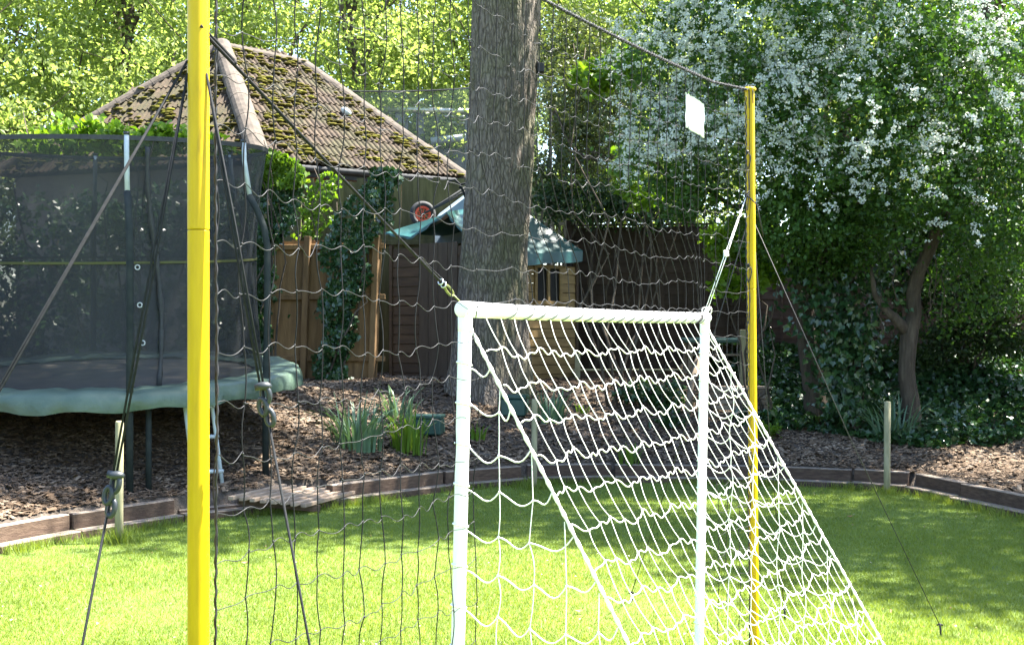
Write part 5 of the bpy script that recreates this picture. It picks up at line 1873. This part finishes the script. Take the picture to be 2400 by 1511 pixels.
C = clumps([pb(2320, 420, 14.5, .8, .8, .9), pb(2290, 680, 15.2, .7, .8, .6), pb(2200, 160, 14.8, 0.9, .8, .6)], 190, 46, 0.16, shell=0.4)
leaves('crown', C, 0.065, M['leaf_haw'], fk)
# trunk in the corner behind
a = P(2205, 60, 19.0)

# --- fresh backlit climbers
def leafy(name, blobs, n_cl, per, spread, size, mat, label, cat, stems=True, shape='rhomb', **kw):
    C = clumps(blobs, n_cl, per, spread, shell=0.35)
    cx_, cy_ = float(np.mean(C[:, 0])), float(np.mean(C[:, 1]))
    z_ = gz(cx_, cy_)
    t = empty(name, (cx_, cy_, z_), label, cat)
    leaves('foliage', C, size, M[mat], t, shape=shape, **kw)
    if stems:
        for k in range(7):
            c = blobs[k % len(blobs)][0]
            MB().tube(branch_path((cx_ + random.uniform(-.25, .25), cy_, z_ - 0.05), np.array(c) + rng.normal(size=3) * 0.2, wob=0.7, n=9), np.linspace(0.022, 0.006, 9), 6).build('stem', M['bark_thin'], t, smooth=True)
    return t


leafy('climbing_shrub', [pb(1770, 560, 15.6, .36, .3, .32), pb(1800, 640, 15.6, .22, .25, .24), pb(1715, 660, 15.7, .20, .2, .22), pb(1700, 560, 15.7, .26, .25, .25)], 150, 15, 0.085, 0.085, 'leaf_bright', 'bright backlit young leaves beside the far yellow pole', 'shrub', up=0.1, shape='ivy')
leafy('climbing_shrub', [pb(1478, 400, 15.5, .17, .25, .35), pb(1505, 470, 15.4, .16, .2, .13), pb(1460, 150, 16, .3, .3, .25), pb(1400, 180, 16.2, .3, .3, .22)], 75, 15, 0.085, 0.10, 'leaf_bright', 'yellow-green leaves hanging at the left end of the blossom', 'shrub', up=0.0, shape='ivy')
leafy('conifer_shrub', [pb(1330, 250, 19.2, .55, .5, .7), pb(1400, 330, 19.0, .65, .5, .5), pb(1320, 400, 19.0, .5, .4, .45), pb(1440, 230, 19.4, .6, .5, .6), pb(1340, 110, 20.5, .8, .6, .7)], 300, 34, 0.15, 0.075, 'leaf_olive', 'loose grey-green twiggy shrub between trunk and blossom', 'shrub', up=0.0)
leafy('climbing_shrub', [pb(1400, 470, 18.6, .45, .3, .35), pb(1500, 490, 18.4, .6, .3, .28), pb(1300, 470, 18.8, .35, .25, .3)], 130, 34, 0.13, 0.075, 'leaf_dark', 'dark twiggy shrub hanging over the dark fence top', 'shrub')
for k in range(9):
    pass
tw = empty('dead_branch', P(1420, 420, 18.6), 'bare brown branch bowed through the grey-green shrub', 'branch')
MB().tube([P(1300, 250, 18.9), P(1325, 320, 18.7), P(1350, 355, 18.6), P(1378, 372, 18.5), P(1395, 368, 18.5)], [.012, .02, .026, .022, .01], 7).build('stem', M['bark_thin'], tw, smooth=True)
for k in range(8):
    s_ = P(random.uniform(1320, 1395), random.uniform(330, 372), 18.6)
    MB().tube(branch_path(s_, s_ + Vector((random.uniform(.1, .7), 0, random.uniform(-.35, .2))), wob=0.9, n=6), np.linspace(0.009, 0.003, 6), 5).build('twig', M['bark_thin'], tw)
leafy('climbing_plant', [pb(230, 318, 15.2, .35, .25, .16), pb(330, 345, 15.2, .45, .25, .16), pb(420, 322, 15.2, .28, .25, .13), pb(480, 345, 15.2, .3, .25, .12), pb(130, 330, 15.2, .4, .25, .2)], 120, 14, 0.08, 0.095, 'leaf_bright', 'bright climbing leaves showing above the trampoline netting', 'climber', shape='ivy')

# --- ivy on the fences
def ivy_sheet(name, spans, n, Y_, label, size=0.085, mat='leaf_ivy', base=None):
    """spans: (py, px0, px1) outline rows down the photograph"""
    spans = np.array(spans, float)
    f = rng.random(n)
    py = spans[0, 0] + (spans[-1, 0] - spans[0, 0]) * f
    lo = np.interp(py, spans[:, 0], spans[:, 1]); hi = np.interp(py, spans[:, 0], spans[:, 2])
    u = rng.random(n)
    px = lo + (hi - lo) * u + 10 * np.sin(py * 0.05) + rng.normal(0, 6, n)
    th = 0.18 * np.sqrt(np.clip(1 - (2 * u - 1) ** 2, 0, 1)) * (0.6 + 0.4 * np.sin(py * 0.07 + px * 0.05))
    yy = Y_ - th * rng.random(n) ** 0.5
    C = np.stack([(px - 1200) * yy / F, yy, EYE - (py - HOR) * yy / F], 1)
    c0 = P((spans[-1, 1] + spans[-1, 2]) / 2, spans[-1, 0], Y_)
    t = empty(name, (c0.x, c0.y, gz(c0.x, c0.y)), label, 'ivy')
    leaves('foliage', C, size, M[mat], t, shape='ivy', up=0.15, hang=1.3, facing=(0, -0.9, 0.2))
    for k in range(3):
        x0 = c0.x + random.uniform(-.12, .12)
        e = P((spans[0, 1] + spans[0, 2]) / 2 + random.uniform(-15, 15), spans[0, 0] + 20, Y_ - 0.03)
        MB().tube(branch_path((x0, Y_ - 0.03, gz(x0, Y_) - 0.05), e, wob=0.35, n=12), np.linspace(0.018, 0.006, 12), 6).build('stem', M['bark_thin'], t, smooth=True)
    return t


ivy_sheet('ivy', [(395, 870, 925), (440, 850, 930), (520, 770, 915), (560, 762, 870), (640, 760, 858), (700, 756, 842), (770, 754, 825), (840, 748, 820), (890, 742, 815)], 2000, 17.0, 'hanging column of dark ivy on the brown fence')
ivy_sheet('ivy', [(400, 590, 690), (450, 585, 712), (500, 580, 700), (540, 578, 670), (600, 578, 640), (650, 580, 632), (720, 580, 625), (800, 585, 622), (860, 590, 622)], 2200, 16.9, 'ivy mass beside the trampoline pole at the fence corner')
ivy_sheet('ivy', [(352, 600, 645), (380, 595, 690), (410, 590, 700), (440, 590, 715)], 800, 16.8, 'sunlit light green ivy crest beside the trampoline corner', mat='leaf_bright')
ivy_sheet('ivy', [(405, 745, 800), (470, 720, 790), (520, 700, 760), (560, 690, 740)], 320, 19.1, 'thin light green creeper on the mossy board fence', mat='leaf_bright', size=0.075)
ivy_sheet('ivy', [(740, 1780, 1796), (790, 1784, 1800), (850, 1790, 1812), (920, 1795, 1815)], 120, 18.4, 'single trail of ivy hanging on the reddish fence', size=0.09)

# --- ground cover under the trees
n = 21000
px = rng.uniform(1775, 2420, n); py = rng.uniform(845, 1012, n)
front = 985 + 22 * np.sin(px * 0.013) + 10 * np.sin(px * 0.05)
Yc = rng.uniform(14.2, 18.6, n)
Xc = rng.uniform(2.9, 7.6, n)
d = edge_dist(Xc, Yc)
d = np.where(Xc > 4.2, np.minimum(d, Yc - 12.86), d)
k = (d > 1.6 + 0.3 * np.sin(Xc * 2.2) + 0.15 * np.sin(Xc * 5)) & (Xc > 2.9 + 0.35 * np.sin(Yc * 2))
Xc, Yc = Xc[k], Yc[k]
hgt = 0.04 + 0.22 * (0.5 + 0.5 * np.sin(Xc * 3.1 + 1) * np.cos(Yc * 2.7))
C = np.stack([Xc, Yc, ground_z(Xc, Yc) + hgt * rng.random(len(Xc))], 1)
o = leaves('ivy_ground_cover', C, 0.085, M['leaf_ivy'], shape='ivy', up=0.9)
tag(o, 'dark ivy ground cover under the trees on the right', 'ground cover', kind='stuff')
leafy('laurel_shrub', [pb(1500, 925, 15.9, .32, .25, .17), pb(1560, 930, 15.9, .24, .25, .17), pb(1570, 985, 15.2, .16, .15, .12)], 85, 15, 0.07, 0.085, 'leaf_ivy', 'low glossy-leaved shrub seen through the upper white net', 'shrub', up=0.9)
leafy('periwinkle_plant', [pb(1800, 1008, 14.9, .12, .12, .05)], 26, 12, 0.05, 0.055, 'leaf_bright', 'small light-leaved plant at the far pole beside the net edge', 'plant', up=1.0, stems=False)


def strappy(px, py, Y_, n, h, spread, mat, label, lean=0.5):
    c = P(px, py, Y_); c.z = gz(c.x, c.y)
    t = empty('strappy_plant', c, label, 'plant', 'strappy-leaved clumps in the bark bed')
    V, fs = [], []
    for k in range(n):
        a = random.uniform(0, 6.28); r = spread * math.sqrt(random.random())
        b0 = c + Vector((r * math.cos(a) * 1.3, r * math.sin(a), -0.02))
        L = h * random.uniform(0.6, 1.25); ln = lean * random.uniform(0.15, 1.2)
        a2 = a + random.uniform(-.7, .7)
        dv = Vector((math.cos(a2), math.sin(a2), 0)); w = random.uniform(0.009, 0.017)
        sdv = Vector((-math.sin(a2), math.cos(a2), 0))
        if abs(sdv.x) < 0.35: sdv = (sdv + Vector((0.6, 0, 0))).normalized()
        i0 = len(V)
        for j in range(6):
            s_ = j / 5
            p = b0 + dv * (L * ln * s_ ** 2 * 0.9) + Vector((0, 0, L * (s_ - 0.42 * ln * s_ ** 3)))
            ww = w * (1 - 0.85 * s_ ** 2.5)
            V.append(tuple(p - sdv * ww)); V.append(tuple(p + sdv * ww + Vector((0, 0, 0.003))))
        for j in range(5):
            fs.append((i0 + 2 * j, i0 + 2 * j + 1, i0 + 2 * j + 3, i0 + 2 * j + 2))
    ob = mesh_np('leaves', V, np.array(fs), M[mat], t, smooth=True)
    ob['kind'] = 'stuff'
    return t


strappy(838, 1090, 13.3, 110, 0.58, 0.20, 'strap_blue', 'large blue-green strappy clump left of the white goalpost', lean=0.75)
strappy(958, 1085, 13.6, 75, 0.50, 0.15, 'strap_green', 'yellow-green strappy clump nearest the white goalpost')
strappy(935, 985, 14.8, 45, 0.42, 0.15, 'strap_blue', 'bluish strappy clump behind the yellow-green one')
strappy(1285, 965, 15.2, 60, 0.42, 0.17, 'strap_blue', 'strappy clump behind the middle stake')
strappy(1115, 1025, 14.4, 26, 0.22, 0.10, 'strap_green', 'small strappy tuft between goalpost and net rope')
strappy(1480, 1090, 13.95, 30, 0.24, 0.12, 'strap_green', 'small strappy tuft seen through the middle of the white net')
strappy(2095, 1040, 14.6, 85, 0.58, 0.18, 'strap_blue', 'large arching strappy clump behind the right stake', lean=0.9)
strappy(1365, 955, 15.6, 16, 0.16, 0.08, 'strap_green', 'tiny green tuft in sunlit bark behind the net')

# --- hedge behind the trampoline and tall tree added to shade the back fence
bl = [((x, 17.6 + 0.2 * math.sin(x * 2), 2.45 + 0.1 * math.sin(x * 3)), (0.62, 0.45, 1.45)) for x in np.arange(-12.5, -3.6, 0.7)]
hd = empty('clipped_hedge', (-7, 17.6, gz(-7, 17.6)), 'dark hedge standing behind the trampoline netting', 'hedge')
C = clumps(bl, 640, 34, 0.16, shell=0.6)
leaves('foliage', C, 0.085, M['leaf_ivy'], hd, shape='ivy', facing=(0, -0.5, 0.2))
for k in range(9):
    x = -10.2 + 0.8 * k
    MB().tube(branch_path((x, 17.6, gz(x, 17.6) - 0.05), (x + 0.2, 17.6, 3.3), wob=0.3, n=7), np.linspace(0.05, 0.015, 7), 6).build('stem', M['bark_thin'], hd, smooth=True)


def shade_tree(x, y, h, blobs, label, n_cl):
    blobs = [((c[0] + 0.7, c[1] - 2.0, c[2]), r) for c, r in blobs]
    x, y = x + 0.7, y - 2.0
    z0 = gz(x, y)
    t = empty('tall_tree', (x, y, z0), label, 'tree')
    pts = branch_path((x, y, z0 - 0.1), (x + 0.3, y, z0 + h), wob=0.2, n=12)
    MB().tube(pts, np.linspace(0.30, 0.10, 12), 14).build('trunk', M['bark_thin'], t, smooth=True)
    for c, r in blobs:
        MB().tube(branch_path(pts[random.randint(6, 11)], c, sag=-0.05, wob=0.7, n=8), np.linspace(0.11, 0.03, 8), 8).build('limb', M['bark_thin'], t, smooth=True)
    leaves('crown', clumps(blobs, n_cl, 46, 0.34, shell=0.2), 0.15, M['leaf_oak'], t)


shade_tree(9.6, 13.4, 10, [((8.2, 11.9, 10.6), (1.9, 1.5, 1.2)), ((9.2, 14.4, 11.2), (2.3, 1.8, 1.4)), ((11.0, 12.6, 11.0), (1.9, 1.8, 1.3)), ((7.6, 13.6, 11.8), (1.8, 1.4, 1.2))], 'tall shade tree beyond the right edge of the lawn', 430)
shade_tree(6.8, 22.6, 10, [((4.4, 20.6, 11.6), (2.0, 1.8, 1.3)), ((7.4, 21.2, 11.8), (2.3, 2.0, 1.5)), ((6.4, 23.4, 12.8), (2.4, 2.0, 1.5)), ((9.4, 19.0, 11.4), (2.2, 2.0, 1.3))], 'tall tree added behind the reddish fence for its shade', 480)

# dark leaf mass added to deepen the shade under the right-hand trees
leafy('added_dark_shrub', [pb(2140, 600, 16.9, .7, .4, .8), pb(2280, 640, 16.6, .8, .5, 1.0), pb(2400, 700, 16.2, .7, .5, .9), pb(2060, 500, 17.2, .7, .4, .5), pb(2230, 820, 16.6, .8, .5, .35)], 420, 40, 0.14, 0.075, 'leaf_dark', 'dark leaf mass added to deepen the shade behind the forked tree', 'shrub')

# petals and bits of leaf scattered on the grass
n = 700
Y = rng.uniform(6, 13.2, n); X = rng.uniform(-1, 1, n) * Y * 0.44
k = edge_dist(X, Y) < -0.1
C = np.stack([X[k], Y[k], np.full(k.sum(), 0.022)], 1)
M['litter'] = leaf_mat('litter', [(0.0, (0.10, 0.05, 0.025)), (0.55, (0.22, 0.14, 0.07)), (1.0, (0.6, 0.58, 0.48))], trans=0.0, rough=0.9)
o = leaves('lawn_litter', C, 0.018, M['litter'], up=2.0)
tag(o, 'tiny fallen petals and leaf bits scattered over the lawn', 'litter', kind='stuff')

# unseen hedges added down both sides to block low sky light
for (nm, xs, lb) in (('added_side_hedge', 8.0, 'unseen tall hedge added on the right to block low sky light'), ('added_side_hedge', -9.6, 'unseen tall hedge added on the left to block low sky light')):
    ys = np.arange(-8.0, 15.5, 1.0)
    bl = [((xs + 0.15 * math.sin(y_ * 2), y_, 2.0), (0.7, 0.75, 2.1)) for y_ in ys]
    t = empty(nm, (xs, 4, gz(xs, 4)), lb, 'hedge', 'unseen hedges added to block sky light')
    leaves('foliage', clumps(bl, 900, 30, 0.22, shell=0.6), 0.13, M['leaf_dark'], t)
    for y_ in ys[::2]:
        MB().tube(branch_path((xs, y_, gz(xs, y_) - 0.05), (xs, y_ + 0.2, 3.2), wob=0.3, n=6), np.linspace(0.06, 0.02, 6), 6).build('stem', M['bark_thin'], t, smooth=True)
